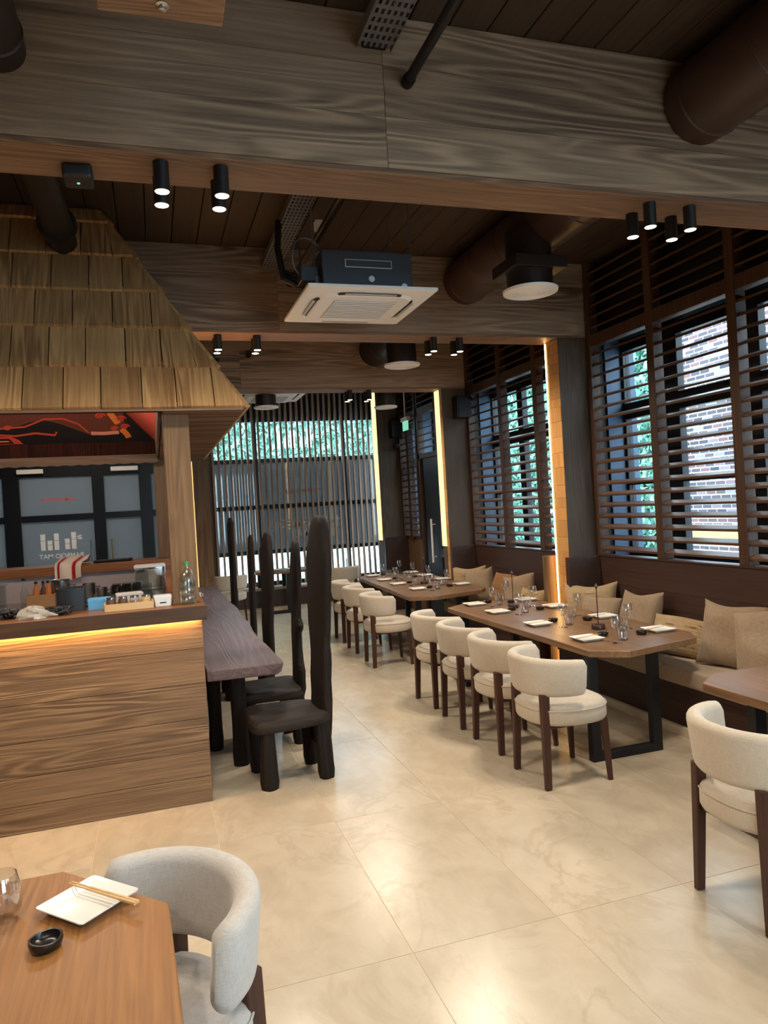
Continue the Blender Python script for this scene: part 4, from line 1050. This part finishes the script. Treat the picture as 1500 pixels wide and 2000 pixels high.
# -------- cushions
def pillow_mesh(w, h, t, seed, knit=False, name='cover'):
    rr = random.Random(seed); N = 26; top, bot = [], []
    ph = [rr.uniform(0, 6) for _ in range(6)]
    def pt(i, j, s):
        u = -1+2*i/N; v = -1+2*j/N
        pin = 1-0.10*(1-abs(v)**2)*abs(u)**6; pin2 = 1-0.10*(1-abs(u)**2)*abs(v)**6
        prof = max(0.0, (1-abs(u)**3.2))**0.55*max(0.0, (1-abs(v)**3.2))**0.55
        z = t/2*prof*(1+0.10*math.sin(3*u+ph[0])*math.cos(2.4*v+ph[1])+0.05*math.sin(7*v+ph[2]+2*u))
        if knit: z += 0.016*prof*abs(math.sin(v*PI*5.5+0.35*math.sin(u*9+ph[3])))*(1+0.35*math.sin(u*40+v*13))
        x = u*w/2*pin; y = v*h/2*pin2
        if v > 0.6: y += 0.025*h*math.cos(u*3+ph[4])
        return (x, y, s*z)
    m = MB(); idx = {}
    for s in (1, -1):
        for i in range(N+1):
            for j in range(N+1):
                edge = i in (0, N) or j in (0, N)
                if s == -1 and edge: continue
                idx[(s, i, j)] = len(m.v); m.v.append(pt(i, j, s))
    g = lambda s, i, j: idx.get((s, i, j), idx.get((1, i, j)))
    for s in (1, -1):
        for i in range(N):
            for j in range(N):
                q = (g(s, i, j), g(s, i+1, j), g(s, i+1, j+1), g(s, i, j+1)); m.f.append(q if s > 0 else q[::-1])
    return m.mesh(name, smooth=80)
def pillow(label, x, y, z, yaw, tilt, mat, w=0.44, h=0.44, t=0.15, roll=0.0, seed=1, knit=False):
    # yaw: direction the front of the cushion faces (world z angle); tilt: lean backwards
    p = thing('throw_cushion', label, 'cushion', (x, y, z), 0, 'throw cushions on the benches')
    nz = Matrix.Rotation(yaw, 4, 'Z') @ Matrix.Rotation(-tilt, 4, 'Y')
    # local frame: mesh x = width, mesh y = height, mesh z = front
    base = Matrix(((0, 0, 1, 0), (1, 0, 0, 0), (0, 1, 0, 0), (0, 0, 0, 1)))
    o = obj('cover', pillow_mesh(w, h, t, seed, knit), mat, p)
    o.matrix_local = nz @ base @ Matrix.Rotation(roll, 4, 'Z') @ Matrix.Translation((0, h/2*0.93, 0))
    if knit:
        fr = MB(); rr = random.Random(seed)
        for sx in (-1, 1):
            for k in range(13):
                yy = -h/2+0.03+k*(h-0.06)/12
                fr.tube([(sx*w*0.485, yy, 0), (sx*(w*0.5+0.012), yy+rr.uniform(-0.006, 0.006), rr.uniform(-0.006, 0.006))], 0.007, 5)
        f = fr.build('fringe', mat, p); f.matrix_local = o.matrix_local.copy()
    else:
        e = MB().tube([(-w*0.47, -h*0.47, 0), (w*0.47, -h*0.47, 0)], 0.004, 5).build('hem', mat, p); e.matrix_local = o.matrix_local.copy()
    return p
SZ = 0.457
pillow('chunky knitted cushion in the bench corner by the block edged pillar', 3.52, 5.40, SZ, math.radians(222), 0.22, 'knit', 0.46, 0.44, 0.14, 0.04, 1, True)
pillow('plain beige cushion overlapping the corner knitted cushion', 3.43, 5.20, SZ, math.radians(200), 0.26, 'pillow', 0.38, 0.36, 0.14, -0.04, 2)
pillow('plain beige cushion with a pulled up corner in the middle of the bench', 3.55, 4.84, SZ, math.radians(184), 0.26, 'pillow', 0.44, 0.42, 0.15, 0.03, 3)
pillow('low ribbed knitted cushion in front of the bench back', 3.50, 4.31, SZ, math.radians(200), 0.42, 'knit', 0.50, 0.30, 0.15, -0.06, 4, True)
pillow('plain beige cushion leaning beside the low ribbed one', 3.53, 3.88, SZ, math.radians(205), 0.25, 'pillow', 0.42, 0.44, 0.16, -0.10, 5)
pillow('plain beige cushion at the frame edge on the nearest bench', 3.53, 3.52, SZ, math.radians(205), 0.25, 'pillow', 0.42, 0.44, 0.17, 0.10, 6)
pillow('golden knitted cushion at the far end of the second bench', 3.55, 7.99, SZ, math.radians(228), 0.2, 'knit', 0.44, 0.42, 0.14, 0.03, 7, True)
pillow('beige cushion turned sideways beside the golden knitted one', 3.55, 7.64, SZ, math.radians(205), 0.2, 'pillow', 0.40, 0.42, 0.18, 0.25, 8)
pillow('darker brown knitted cushion on the second bench', 3.56, 7.16, SZ, math.radians(196), 0.3, 'brownknit', 0.46, 0.40, 0.15, -0.08, 9, True)
pillow('pale beige cushion beside the brown knitted one', 3.55, 6.72, SZ, math.radians(215), 0.2, 'pillow', 0.36, 0.42, 0.17, 0.12, 10)
pillow('small cream knitted cushion half hidden by the near panel of the second bench', 3.50, 6.42, SZ, math.radians(200), 0.3, 'knit', 0.34, 0.30, 0.13, 0.0, 11, True)

# -------- live edge guest table along the bar
le = thing('live_edge_table', 'long dark live edge plank table standing along the bar side', 'table', (0.50, 7.4, 0))
rr = random.Random(5)
ys = [4.66+i*(10.2-4.66)/30 for i in range(31)]
right = [(0.735+0.012*math.sin(y*1.9)+0.008*math.sin(y*5.1)+0.006*(y-4.6), y) for y in ys]
right[0] = (0.715, 4.645); right[1] = (0.745, 4.70)
left = [(0.262 if y < 8.25 else 0.262, y) for y in ys]
poly = [(0.262, 4.67)]+right+[(0.40, 10.22)]+[(0.262, 10.1)]
n = len(poly); rgs = []
for z, s in ((0.605, 0.020), (0.612, 0.012), (0.65, 0.002), (0.674, 0.0), (0.68, 0.005)):
    rgs.append([(x-0.5-(s if x > 0.3 else 0), y-7.4+(s if y < 4.8 else 0), z) for x, y in poly])
MB().loft(rgs).build('plank_top', 'liveedge', le, smooth=28)
def log(x, y, r, h, seed, lean=(0, 0)):
    q = random.Random(seed); rings = []; ph = [q.uniform(0, 6.3) for _ in range(3)]
    for k in range(9):
        z = h*k/8; f = 1+0.05*math.sin(z*9+ph[0])-0.10*(k/8)+(0.05 if k == 1 else 0)-(0.08 if k == 0 else 0)
        rings.append([(x+lean[0]*z+r*f*(1+0.07*math.sin(2*a+ph[1])+0.05*math.sin(5*a+ph[2]+z*4))*math.cos(a),
                       y+lean[1]*z+r*f*(1+0.07*math.sin(2*a+ph[1])+0.05*math.sin(5*a+ph[2]+z*4))*math.sin(a), z) for a in [2*PI*i/14 for i in range(14)]])
    return MB().loft(rings)
for i, (x, y) in enumerate(((0.33, 5.25), (0.46, 4.86), (0.34, 7.4), (0.62, 7.4), (0.34, 9.0), (0.40, 10.05))):
    log(x-0.5, y-7.4, 0.052, 0.606, 40+i).build('log_leg', 'charred', le, smooth=60)

# -------- tall backed rustic log chairs (local: sitter faces -X, back plank at +X)
def rustic_chair(x, y, label, top, outline, seed, rz=0.0, thick=0.075, lean=0.03):
    c = thing('log_chair', label, 'chair', (x, y, 0), rz, 'tall rustic chairs along the bar table')
    q = random.Random(seed); ph = [q.uniform(0, 6.3) for _ in range(4)]
    # dished seat slab
    def so(s, dz):
        out = []
        for i in range(28):
            a = 2*PI*i/28
            px_ = 0.255*math.copysign(abs(math.cos(a))**0.42, math.cos(a)); py_ = 0.23*math.copysign(abs(math.sin(a))**0.45, math.sin(a))
            w = 1+0.02*math.sin(3*a+ph[0])
            out.append((px_*s*w-0.02, py_*s*w, dz+0.006*math.sin(2*a+ph[1])))
        return out
    MB().loft([so(0.90, 0.335), so(0.98, 0.345), so(1.0, 0.372), so(0.97, 0.400), so(0.90, 0.410), so(0.78, 0.404), so(0.45, 0.396), so(0.1, 0.395)]).build('seat', 'charseat', c, smooth=55)
    for i, (lx, ly, ln) in enumerate(((-0.175, -0.165, (0, 0)), (-0.175, 0.165, (0, 0)), (0.185, -0.150, (-0.05, 0.0)), (0.165, 0.150, (-0.04, 0)))):
        log(lx, ly, 0.054, 0.350, seed*7+i, ln).build('leg', 'charred', c, smooth=60)
    # back plank: irregular outline in the local YZ plane
    rings = []
    nO = len(outline)
    for kk, (z, yl, yr) in enumerate(outline):
        tk = thick*{0: 0.45, 1: 0.75, 2: 0.92}.get(nO-1-kk, 1.0)
        n_ = 16; cy = (yl+yr)/2; hw = (yr-yl)/2; ring = []
        for i in range(n_):
            a = 2*PI*i/n_
            ex = 0.7
            yy = cy+hw*math.copysign(abs(math.cos(a))**ex, math.cos(a)); xx = tk/2*math.copysign(abs(math.sin(a))**ex, math.sin(a))
            ring.append((0.205+lean*(z-0.2)+xx*(1+0.10*math.sin(6*z+a+ph[2])), yy+0.004*math.sin(18*z+ph[3]+a), z))
        rings.append(ring)
    MB().loft(rings).build('back_plank', 'charred', c, smooth=60)
    return c
OA = [(0.17, -0.10, 0.16), (0.24, -0.14, 0.18), (0.34, -0.16, 0.19), (0.46, -0.17, 0.18), (0.58, -0.14, 0.19), (0.68, -0.16, 0.17), (0.74, -0.165, 0.17), (0.80, -0.145, 0.18), (0.92, -0.17, 0.21), (1.05, -0.19, 0.23), (1.18, -0.20, 0.24),
      (1.28, -0.21, 0.26), (1.36, -0.20, 0.26), (1.42, -0.185, 0.23), (1.47, -0.165, 0.19), (1.52, -0.14, 0.165), (1.56, -0.115, 0.14), (1.59, -0.085, 0.105), (1.61, -0.04, 0.05)]
OB = [(0.17, -0.08, 0.10), (0.30, -0.12, 0.10), (0.38, -0.19, 0.10), (0.44, -0.17, 0.09), (0.50, -0.18, 0.09), (0.56, -0.13, 0.09), (0.66, -0.09, 0.09), (0.76, -0.08, 0.09), (0.80, -0.14, 0.09), (0.83, -0.15, 0.09), (0.87, -0.08, 0.08),
      (1.0, -0.09, 0.09), (1.15, -0.10, 0.10), (1.28, -0.10, 0.10), (1.36, -0.08, 0.08), (1.41, -0.05, 0.05), (1.43, -0.02, 0.02)]
OC = [(0.17, -0.14, 0.16), (0.40, -0.19, 0.22), (0.60, -0.17, 0.26), (0.85, -0.21, 0.25), (1.0, -0.25, 0.28), (1.15, -0.24, 0.32), (1.25, -0.22, 0.34), (1.31, -0.20, 0.33), (1.335, -0.19, 0.18), (1.38, -0.18, 0.12), (1.43, -0.16, 0.08), (1.46, -0.11, 0.02)]
OD = [(0.17, -0.08, 0.10), (0.45, -0.10, 0.12), (0.75, -0.08, 0.12), (1.0, -0.11, 0.11), (1.2, -0.10, 0.10), (1.34, -0.08, 0.08), (1.40, -0.05, 0.05), (1.42, -0.02, 0.02)]
OE = [(0.17, -0.10, 0.14), (0.5, -0.14, 0.15), (0.9, -0.12, 0.17), (1.2, -0.15, 0.16), (1.42, -0.15, 0.16), (1.52, -0.14, 0.13), (1.555, -0.13, 0.02), (1.58, -0.04, 0.00), (1.605, -0.025, -0.01)]
rustic_chair(0.735, 4.53, 'tall charred log chair nearest the viewpoint, broad pointed back', 1.60, OA, 3, 0.05, 0.085, 0.045)
rustic_chair(0.72, 5.26, 'log chair with a narrow rounded back, second in the row', 1.43, OB, 4, 0.04, 0.06, 0.04)
rustic_chair(0.74, 6.75, 'log chair with a stepped broad back, third in the row', 1.46, OC, 5, 0.0, 0.08, 0.03)
rustic_chair(0.73, 7.75, 'log chair with a slim plain back, fourth in the row', 1.42, OD, 6, 0.0, 0.06, 0.02)
rustic_chair(0.74, 9.65, 'log chair with a blunt spiked back at the far end of the row', 1.60, OE, 8, 0.0, 0.08, 0.0)

# ================================================================ TABLEWARE
def plate_mb(w=0.17):
    m = MB(); h = w/2
    prof = [(0.72, 0.0), (0.78, 0.003), (1.0, 0.018), (1.0, 0.021), (0.78, 0.008), (0.70, 0.006)]
    return m.loft([[(x*s*1.0, y*s, z) for x, y in rrect(w, w, 0.008, 3)] for s, z in prof])
pl_me = plate_mb().mesh('square_plate', smooth=40)
cs_me = MB().loft([[(x*0.5, -0.105, z*0.5) for x, z in rrect(0.006, 0.006, 0.002, 3)], [(x, 0.105, z) for x, z in rrect(0.007, 0.007, 0.002, 3)]]).mesh('chopstick')
bw_me = MB().lathe([(0.022, 0.0), (0.032, 0.004), (0.037, 0.020), (0.036, 0.024), (0.031, 0.022), (0.027, 0.009), (0.002, 0.007)], 22).mesh('sauce_bowl', smooth=45)
gl_me = MB().lathe([(0.026, 0.0), (0.031, 0.004), (0.036, 0.04), (0.037, 0.085), (0.0355, 0.085), (0.0345, 0.04), (0.029, 0.009), (0.002, 0.007)], 22).mesh('tumbler', smooth=50)
wg_me = MB().lathe([(0.030, 0.0), (0.030, 0.002), (0.006, 0.006), (0.0035, 0.012), (0.0035, 0.075), (0.012, 0.085), (0.031, 0.11), (0.034, 0.135), (0.029, 0.175), (0.0282, 0.175), (0.0330, 0.135), (0.030, 0.112), (0.010, 0.089), (0.001, 0.086)], 22).mesh('wine_glass', smooth=55)
sd_me = MB().lathe([(0.045, 0.0), (0.048, 0.004), (0.048, 0.028), (0.044, 0.034), (0.006, 0.036)], 22).mesh('stand_base', smooth=40)
def place(name, me, mat, label, cat, x, y, z, rz=0, group=None, rot=None, sc=1.0):
    o = obj(name, me, mat, None, (x, y, z), rot or (0, 0, rz)); o.scale = (sc, sc, sc)
    return tag(o, label, cat, group)
order = ['nearest', 'second', 'third', 'farthest']
def settings(plates, table, rot=0.0, glass_kind=True):
    for side, row in plates.items():
        for k, (x, y) in enumerate(row):
            who = '%s setting on the %s of the %s' % (order[k], side, table)
            s = 1 if side == 'chair side' else -1
            place('square_plate', pl_me, 'china', 'white square plate, '+who, 'plate', x, y, TZ, rot, 'plates on the '+table)
            for q in (-0.008, 0.008):
                place('chopstick', cs_me, 'palewood', 'chopstick on the plate, '+who, 'chopstick', x+q+0.02*s, y, TZ+0.025, 0, 'chopsticks on the '+table, (0, 0, rot+PI/2+0.25+q*3))
            place('sauce_bowl', bw_me, 'blackcer', 'small black sauce bowl, '+who, 'bowl', x+0.165*s, y+0.06-(0.10 if s < 0 else 0), TZ, 0, 'sauce bowls on the '+table)
            place('wine_glass', wg_me, 'clear', 'clear stemmed glass, '+who, 'glass', x+0.10*s, y-0.19*s, TZ, 0, 'stemmed glasses on the '+table)
            place('tumbler', gl_me, 'clear', 'clear tumbler, '+who, 'glass', x+0.19*s, y-0.13*s, TZ, 0, 'tumblers on the '+table)
settings({'chair side': [(2.66, 4.15), (2.685, 4.83), (2.71, 5.55), (2.74, 6.08)], 'bench side': [(3.22, 4.15), (3.25, 4.83), (3.24, 5.52), (3.24, 6.04)]}, 'middle bench table')
settings({'chair side': [(2.75, 7.60), (2.74, 8.25), (2.76, 8.85), (2.80, 9.50)], 'bench side': [(3.31, 7.66), (3.35, 8.35), (3.36, 8.95), (3.36, 9.5)]}, 'far bench table', -0.05)
for x, y, lab in ((2.945, 4.44, 'slender dark table stand on a round base, nearer end of the middle table'), (2.95, 5.72, 'slender dark table stand on a round base, farther end of the middle table'),
                  (3.02, 8.1, 'slender dark table stand on the far bench table')):
    t = thing('table_stand', lab, 'table stand', (x, y, TZ))
    obj('round_base', sd_me, 'browncer', t)
    MB().tube([(0, 0, 0.034), (0, 0, 0.29)], 0.004, 8).build('stem', 'browncer', t, smooth=50)
    MB().lathe([(0.002, 0.285), (0.014, 0.30), (0.006, 0.318), (0.001, 0.325)], 10).build('finial', 'browncer', t, smooth=40)
for x, y in ((1.85, 11.8), (2.1, 11.8)): place('square_plate', pl_me, 'china', 'white square plate on the table before the far window bench', 'plate', x, y, TZ, 0, 'plates on the window table')
# near oak table
place('square_plate', plate_mb(0.172).mesh('square_plate', smooth=40), 'china', 'white square plate under a chopstick on the near oak table', 'plate', -0.210, 1.945, 0.70, math.radians(-47), 'plates on the oak table', sc=1.0)
a_ = math.atan2(1.86-2.037, -0.092+0.26)
for q in (-0.0045, 0.0045): place('chopstick', cs_me, 'card', 'brown wooden chopstick resting on the plate of the near oak table', 'chopstick', -0.176+q*0.7, 1.948+q*0.7, 0.7265, 0, 'chopsticks on the oak table', (0, 0, a_-PI/2), 1.15)
bwl = thing('sauce_bowl', 'black glazed sauce bowl with a wavy rim on the near oak table', 'bowl', (-0.288, 1.795, 0.70))
rings = []
for r, z in ((0.024, 0.0), (0.033, 0.004), (0.037, 0.016), (0.036, 0.024), (0.031, 0.024), (0.028, 0.012), (0.020, 0.008), (0.002, 0.007)):
    rings.append([(r*(1+0.05*math.sin(3*a+1))*math.cos(a), r*(1+0.05*math.sin(3*a+1))*math.sin(a), z+(0.003*math.sin(2*a)*(z/0.024))) for a in [2*PI*i/28 for i in range(28)]])
MB().loft(rings).build('bowl_body', 'blackcer', bwl, smooth=50)
place('wine_glass', MB().lathe([(0.026, 0.0), (0.034, 0.004), (0.046, 0.03), (0.048, 0.055), (0.044, 0.085), (0.037, 0.11), (0.0362, 0.11), (0.043, 0.085), (0.0468, 0.055), (0.0445, 0.03), (0.032, 0.008), (0.002, 0.006)], 32).mesh('stemless_glass', smooth=55),
      'clear', 'round stemless glass at the frame edge on the oak table', 'glass', -0.405, 1.965, 0.70)

# ================================================================ BAR CLUTTER
BZ = 1.1375
wbt = thing('water_bottle', 'clear plastic water bottle with a green cap beside the bar post', 'bottle', (0.165, 4.40, BZ))
MB().lathe([(0.040, 0.0), (0.045, 0.006), (0.045, 0.05), (0.043, 0.055), (0.045, 0.06), (0.045, 0.10), (0.043, 0.105), (0.045, 0.11), (0.044, 0.15), (0.034, 0.185), (0.018, 0.21), (0.013, 0.22), (0.013, 0.23)], 28).build('body', 'bottle', wbt, smooth=40)
MB().lathe([(0.016, 0.23), (0.016, 0.25), (0.014, 0.252), (0.002, 0.252)], 18).build('cap', 'green', wbt, smooth=40)
MB().lathe([(0.0455, 0.095), (0.0455, 0.135)], 28, caps=False).build('label_band', 'bottle', wbt, smooth=40)
def crate(name, label, cat, x, y, z, w, d, h, mat, th=0.006, rz=0.0, lid=None, taper=1.0):
    c = thing(name, label, cat, (x, y, z), rz)
    o_, i_ = rrect(w, d, 0.012, 3), rrect(w-2*th, d-2*th, 0.010, 3)
    MB().loft([[(px_*taper, py_*taper, 0) for px_, py_ in o_], [(px_, py_, h) for px_, py_ in o_], [(px_, py_, h) for px_, py_ in i_], [(px_*taper, py_*taper, th) for px_, py_ in i_]]).build('body', mat, c, smooth=30)
    if lid: MB().loft([[(px_*1.03, py_*1.03, h) for px_, py_ in o_], [(px_*1.03, py_*1.03, h+0.014) for px_, py_ in o_], [(px_*0.94, py_*0.94, h+0.018) for px_, py_ in o_]]).build('lid', lid, c, smooth=30)
    return c
crate('utensil_bin', 'black square utensil bin on the bar worktop', 'bin', -0.49, 4.64, BZ, 0.15, 0.12, 0.135, 'blackpl', rz=0.1)
crate('blue_box', 'light blue box beside the black bin on the bar', 'box', -0.335, 4.62, BZ, 0.125, 0.09, 0.045, 'blue', lid='blue')
wt = crate('wooden_caddy', 'pale wooden caddy holding jars on the bar worktop', 'caddy', -0.165, 4.46, BZ, 0.27, 0.13, 0.040, 'palewood', 0.010, 0.05)
for i in range(4):
    j = thing('spice_jar', 'small spice jar in the wooden caddy, %s from the black bin' % ['first', 'second', 'third', 'fourth'][i], 'jar', (-0.262+i*0.064, 4.47+i*0.002, BZ+0.0065), 0, 'jars in the wooden caddy')
    MB().lathe([(0.024, 0), (0.026, 0.004), (0.026, 0.048), (0.022, 0.054), (0.022, 0.056)], 18).build('body', 'jar' if i in (0, 1) else ('clear' if i == 2 else 'palewood'), j, smooth=40)
    MB().lathe([(0.024, 0.056), (0.024, 0.066), (0.002, 0.067)], 18).build('lid', 'steel', j, smooth=40)
wcn = crate('white_tub', 'white plastic tub between the wooden caddy and the post', 'tub', 0.022, 4.47, BZ, 0.10, 0.075, 0.045, 'white', 0.004, 0.05, 'white', 0.9)
MB().box(-0.018, 0.018, -0.0385, -0.0375, 0.018, 0.024).build('handle_slot', 'blackpl', wcn)
cp = thing('small_cup', 'small cream cup on the guest table behind the bottle', 'cup', (0.45, 8.85, 0.6805))
MB().lathe([(0.022, 0), (0.028, 0.004), (0.032, 0.07), (0.030, 0.07), (0.026, 0.008), (0.002, 0.006)], 20).build('body', 'white', cp, smooth=40)
MB().tube([(0.03, 0, 0.02), (0.05, 0, 0.025), (0.05, 0, 0.05), (0.031, 0, 0.055)], 0.004, 6).build('handle', 'white', cp, smooth=50)
# tangled black cables and a crumpled bag
def tangle(label, x, y, seed, rx, ry):
    q = random.Random(seed); c = thing('cable_bundle', label, 'cable', (x, y, BZ))
    for k in range(5):
        ph = [q.uniform(0, 6.3) for _ in range(5)]
        pts = [(rx*math.sin(t*0.42+ph[0])*(0.6+0.4*math.sin(t*0.17+ph[1])), ry*math.sin(t*0.55+ph[2]), 0.012+0.030*abs(math.sin(t*0.31+ph[3]))) for t in range(30)]
        MB().tube(pts, 0.006, 6).build('cable', 'blackpl', c, smooth=60)
    MB().box(-0.03, 0.02, -0.015, 0.015, 0.0, 0.022).build('plug', 'blackpl', c, bevel=0.004)
tangle('tangled black cables at the frame edge of the bar worktop', -0.80, 4.52, 1, 0.08, 0.06)
tangle('tangled black cables beside the utensil bin', -0.535, 4.47, 2, 0.07, 0.05)
pb = thing('plastic_bag', 'crumpled grey plastic bag between the two cable tangles', 'bag', (-0.665, 4.42, BZ))
rings = []
q = random.Random(9)
for k in range(9):
    th_ = PI/2*k/8; r0 = math.cos(th_); rings.append([(0.085*r0*(1+0.18*math.sin(5*a+k))*math.cos(a)+0.005*q.uniform(-1, 1), 0.05*r0*(1+0.18*math.sin(4*a+2*k))*math.sin(a), 0.065*math.sin(th_)*(1+0.1*math.sin(3*a))) for a in [2*PI*i/26 for i in range(26)]])
MB().loft(rings).build('film', 'bag', pb, smooth=35)
MB().tube([(0.06, 0, 0.02), (0.10, 0.005, 0.012), (0.125, 0, 0.006)], [0.02, 0.012, 0.005], 8).build('twisted_end', 'bag', pb, smooth=40)
# rear worktop: towel, tray; steel worktop: tap, pans, jars
tw_ = thing('tea_towel', 'cream tea towel with red stripes draped over the rear bar ledge', 'towel', (-0.80, 7.76, 1.237))
def drape(x0, x1, name, mat, off):
    m = MB(); N = 12; rows = [(0.26, 0.004), (0.18, 0.05), (0.10, 0.075), (0.03, 0.045), (-0.06, 0.03), (-0.085, -0.01), (-0.09, -0.07), (-0.088, -0.15)]
    for y, z in rows:
        for i in range(N+1):
            x = x0+(x1-x0)*i/N
            m.v.append((x*(0.75+0.9*max(0, y))+0.05*math.sin(9*y+x*4), y-off+0.012*math.sin(x*38+z*9), z*(1.0 if z > 0 else 1.0-1.6*max(0.0, x+0.02))+off+0.018*abs(math.sin(x*21+y*17))*(1 if y > 0 else 0)))
    for r in range(len(rows)-1):
        for i in range(N): m.f.append((r*(N+1)+i, r*(N+1)+i+1, (r+1)*(N+1)+i+1, (r+1)*(N+1)+i))
    return m.build(name, mat, tw_, smooth=60)
drape(-0.13, 0.14, 'cloth', 'cloth', 0.0); drape(-0.10, -0.075, 'stripe', 'redcloth', 0.003); drape(0.05, 0.085, 'stripe', 'redcloth', 0.003)
kt = thing('black_tray', 'flat dark tray lying on the rear bar ledge beside the towel', 'tray', (-0.42, 7.93, 1.236))
MB().loft([[(x, y, 0) for x, y in rrect(0.36, 0.24, 0.03)], [(x*1.06, y*1.06, 0.022) for x, y in rrect(0.36, 0.24, 0.03)], [(x*1.03, y*1.03, 0.022) for x, y in rrect(0.36, 0.24, 0.03)], [(x*0.97, y*0.97, 0.004) for x, y in rrect(0.36, 0.24, 0.03)]]).build('body', 'blackpl', kt, smooth=40)
SW = 0.9105
tap = thing('sink_tap', 'dark tap standing on the steel worktop behind the bar', 'tap', (-1.62, 7.45, SW))
MB().lathe([(0.035, 0), (0.035, 0.01), (0.018, 0.02), (0.018, 0.14), (0.022, 0.145), (0.022, 0.16)], 16).build('body', 'black', tap, smooth=40)
MB().tube([(0, 0, 0.13), (0, -0.08, 0.17), (0, -0.14, 0.15)], 0.012, 8).build('spout', 'black', tap, smooth=50)
for x, y, r, h, lab in ((-0.86, 7.35, 0.085, 0.22, 'tall stainless pot behind the black bin'), (-0.62, 7.4, 0.06, 0.16, 'stainless canister nearer the prep counter'), (-0.50, 7.3, 0.05, 0.12, 'small stainless canister at the end of the steel worktop')):
    p = thing('steel_pot', lab, 'pot', (x, y, SW), 0, 'steel pots behind the bar')
    MB().lathe([(r*0.96, 0), (r, 0.006), (r, h), (r*1.04, h+0.004), (r*0.97, h+0.002), (r*0.95, 0.01), (0.002, 0.008)], 26).build('body', 'steel', p, smooth=40)
    MB().tube([(r, 0, h*0.8), (r+0.035, 0, h*0.8), (r+0.035, 0, h*0.55), (r, 0, h*0.55)], 0.005, 6).build('handle', 'steel', p, smooth=50)
bx = crate('cardboard_box', 'open pinkish cardboard box on the steel worktop', 'box', -1.02, 7.28, SW, 0.24, 0.16, 0.11, 'card')
for i, (x, m) in enumerate(((-1.06, 'orange'), (-1.0, 'jar'), (-0.96, 'orange'))):
    b = thing('sauce_bottle', 'small dark sauce bottle with a warm label in the cardboard box, %s of three' % ['first', 'second', 'third'][i], 'bottle', (x, 7.29, SW+0.0065), 0, 'bottles in the cardboard box')
    MB().lathe([(0.026, 0), (0.028, 0.004), (0.028, 0.13), (0.012, 0.17), (0.012, 0.20)], 16).build('body', m, b, smooth=40)
    MB().lathe([(0.014, 0.20), (0.014, 0.222), (0.002, 0.223)], 14).build('cap', 'blackpl', b, smooth=40)
gb = thing('glass_bottle', 'blue tinted glass bottle behind the cardboard box', 'bottle', (-1.17, 7.35, SW))
MB().lathe([(0.03, 0), (0.034, 0.004), (0.034, 0.13), (0.014, 0.18), (0.014, 0.24)], 18).build('body', 'bottle', gb, smooth=40)
MB().lathe([(0.016, 0.24), (0.016, 0.26), (0.002, 0.261)], 14).build('cap', 'black', gb, smooth=40)
crate('clear_container', 'large clear box standing on the steel worktop by the tap', 'container', -1.42, 7.3, SW, 0.24, 0.18, 0.22, 'bottle', 0.004)
PZ = 1.0205
crate('clear_container', 'clear lidded food box on the prep counter by the post', 'container', -0.06, 6.9, PZ, 0.26, 0.26, 0.20, 'bottle', 0.004, 0, 'white')
crate('clear_container', 'shallow clear box in front of the lidded food box', 'container', -0.18, 6.2, PZ, 0.26, 0.2, 0.10, 'bottle', 0.004)
crate('white_tub', 'white plastic tub among the glasses on the prep counter', 'tub', -0.20, 5.55, PZ, 0.18, 0.14, 0.09, 'white', 0.004, 0.1, 'white')
q = random.Random(21); gi = 0
for gy in range(5):
    for gx in range(3):
        place('tumbler', gl_me, 'clear' if (gx+gy) % 3 else 'steel', 'tumbler among the crowd of glasses on the prep counter', 'glass', -0.34+gx*0.085, 6.38+gy*0.09, PZ, 0, 'glasses on the prep counter', (0, 0, q.uniform(0, 3)))
for gy in range(3):
    for gx in range(3):
        place('tumbler', gl_me, 'clear', 'clear tumbler beside the shallow clear box on the prep counter', 'glass', -0.33+gx*0.082, 5.78+gy*0.09, PZ, 0, 'front glasses on the prep counter')
rk = thing('paper_roll', 'white paper roll standing behind the bar post', 'paper roll', (-0.02, 7.35, 0.0))
MB().box(-0.10, 0.06, -0.06, 0.06, 0.0, 0.93).build('stand', 'steel', rk)
MB().lathe([(0.06, 0.93), (0.06, 1.16), (0.02, 1.16), (0.02, 1.0)], 22).build('roll', 'white', rk, smooth=40)
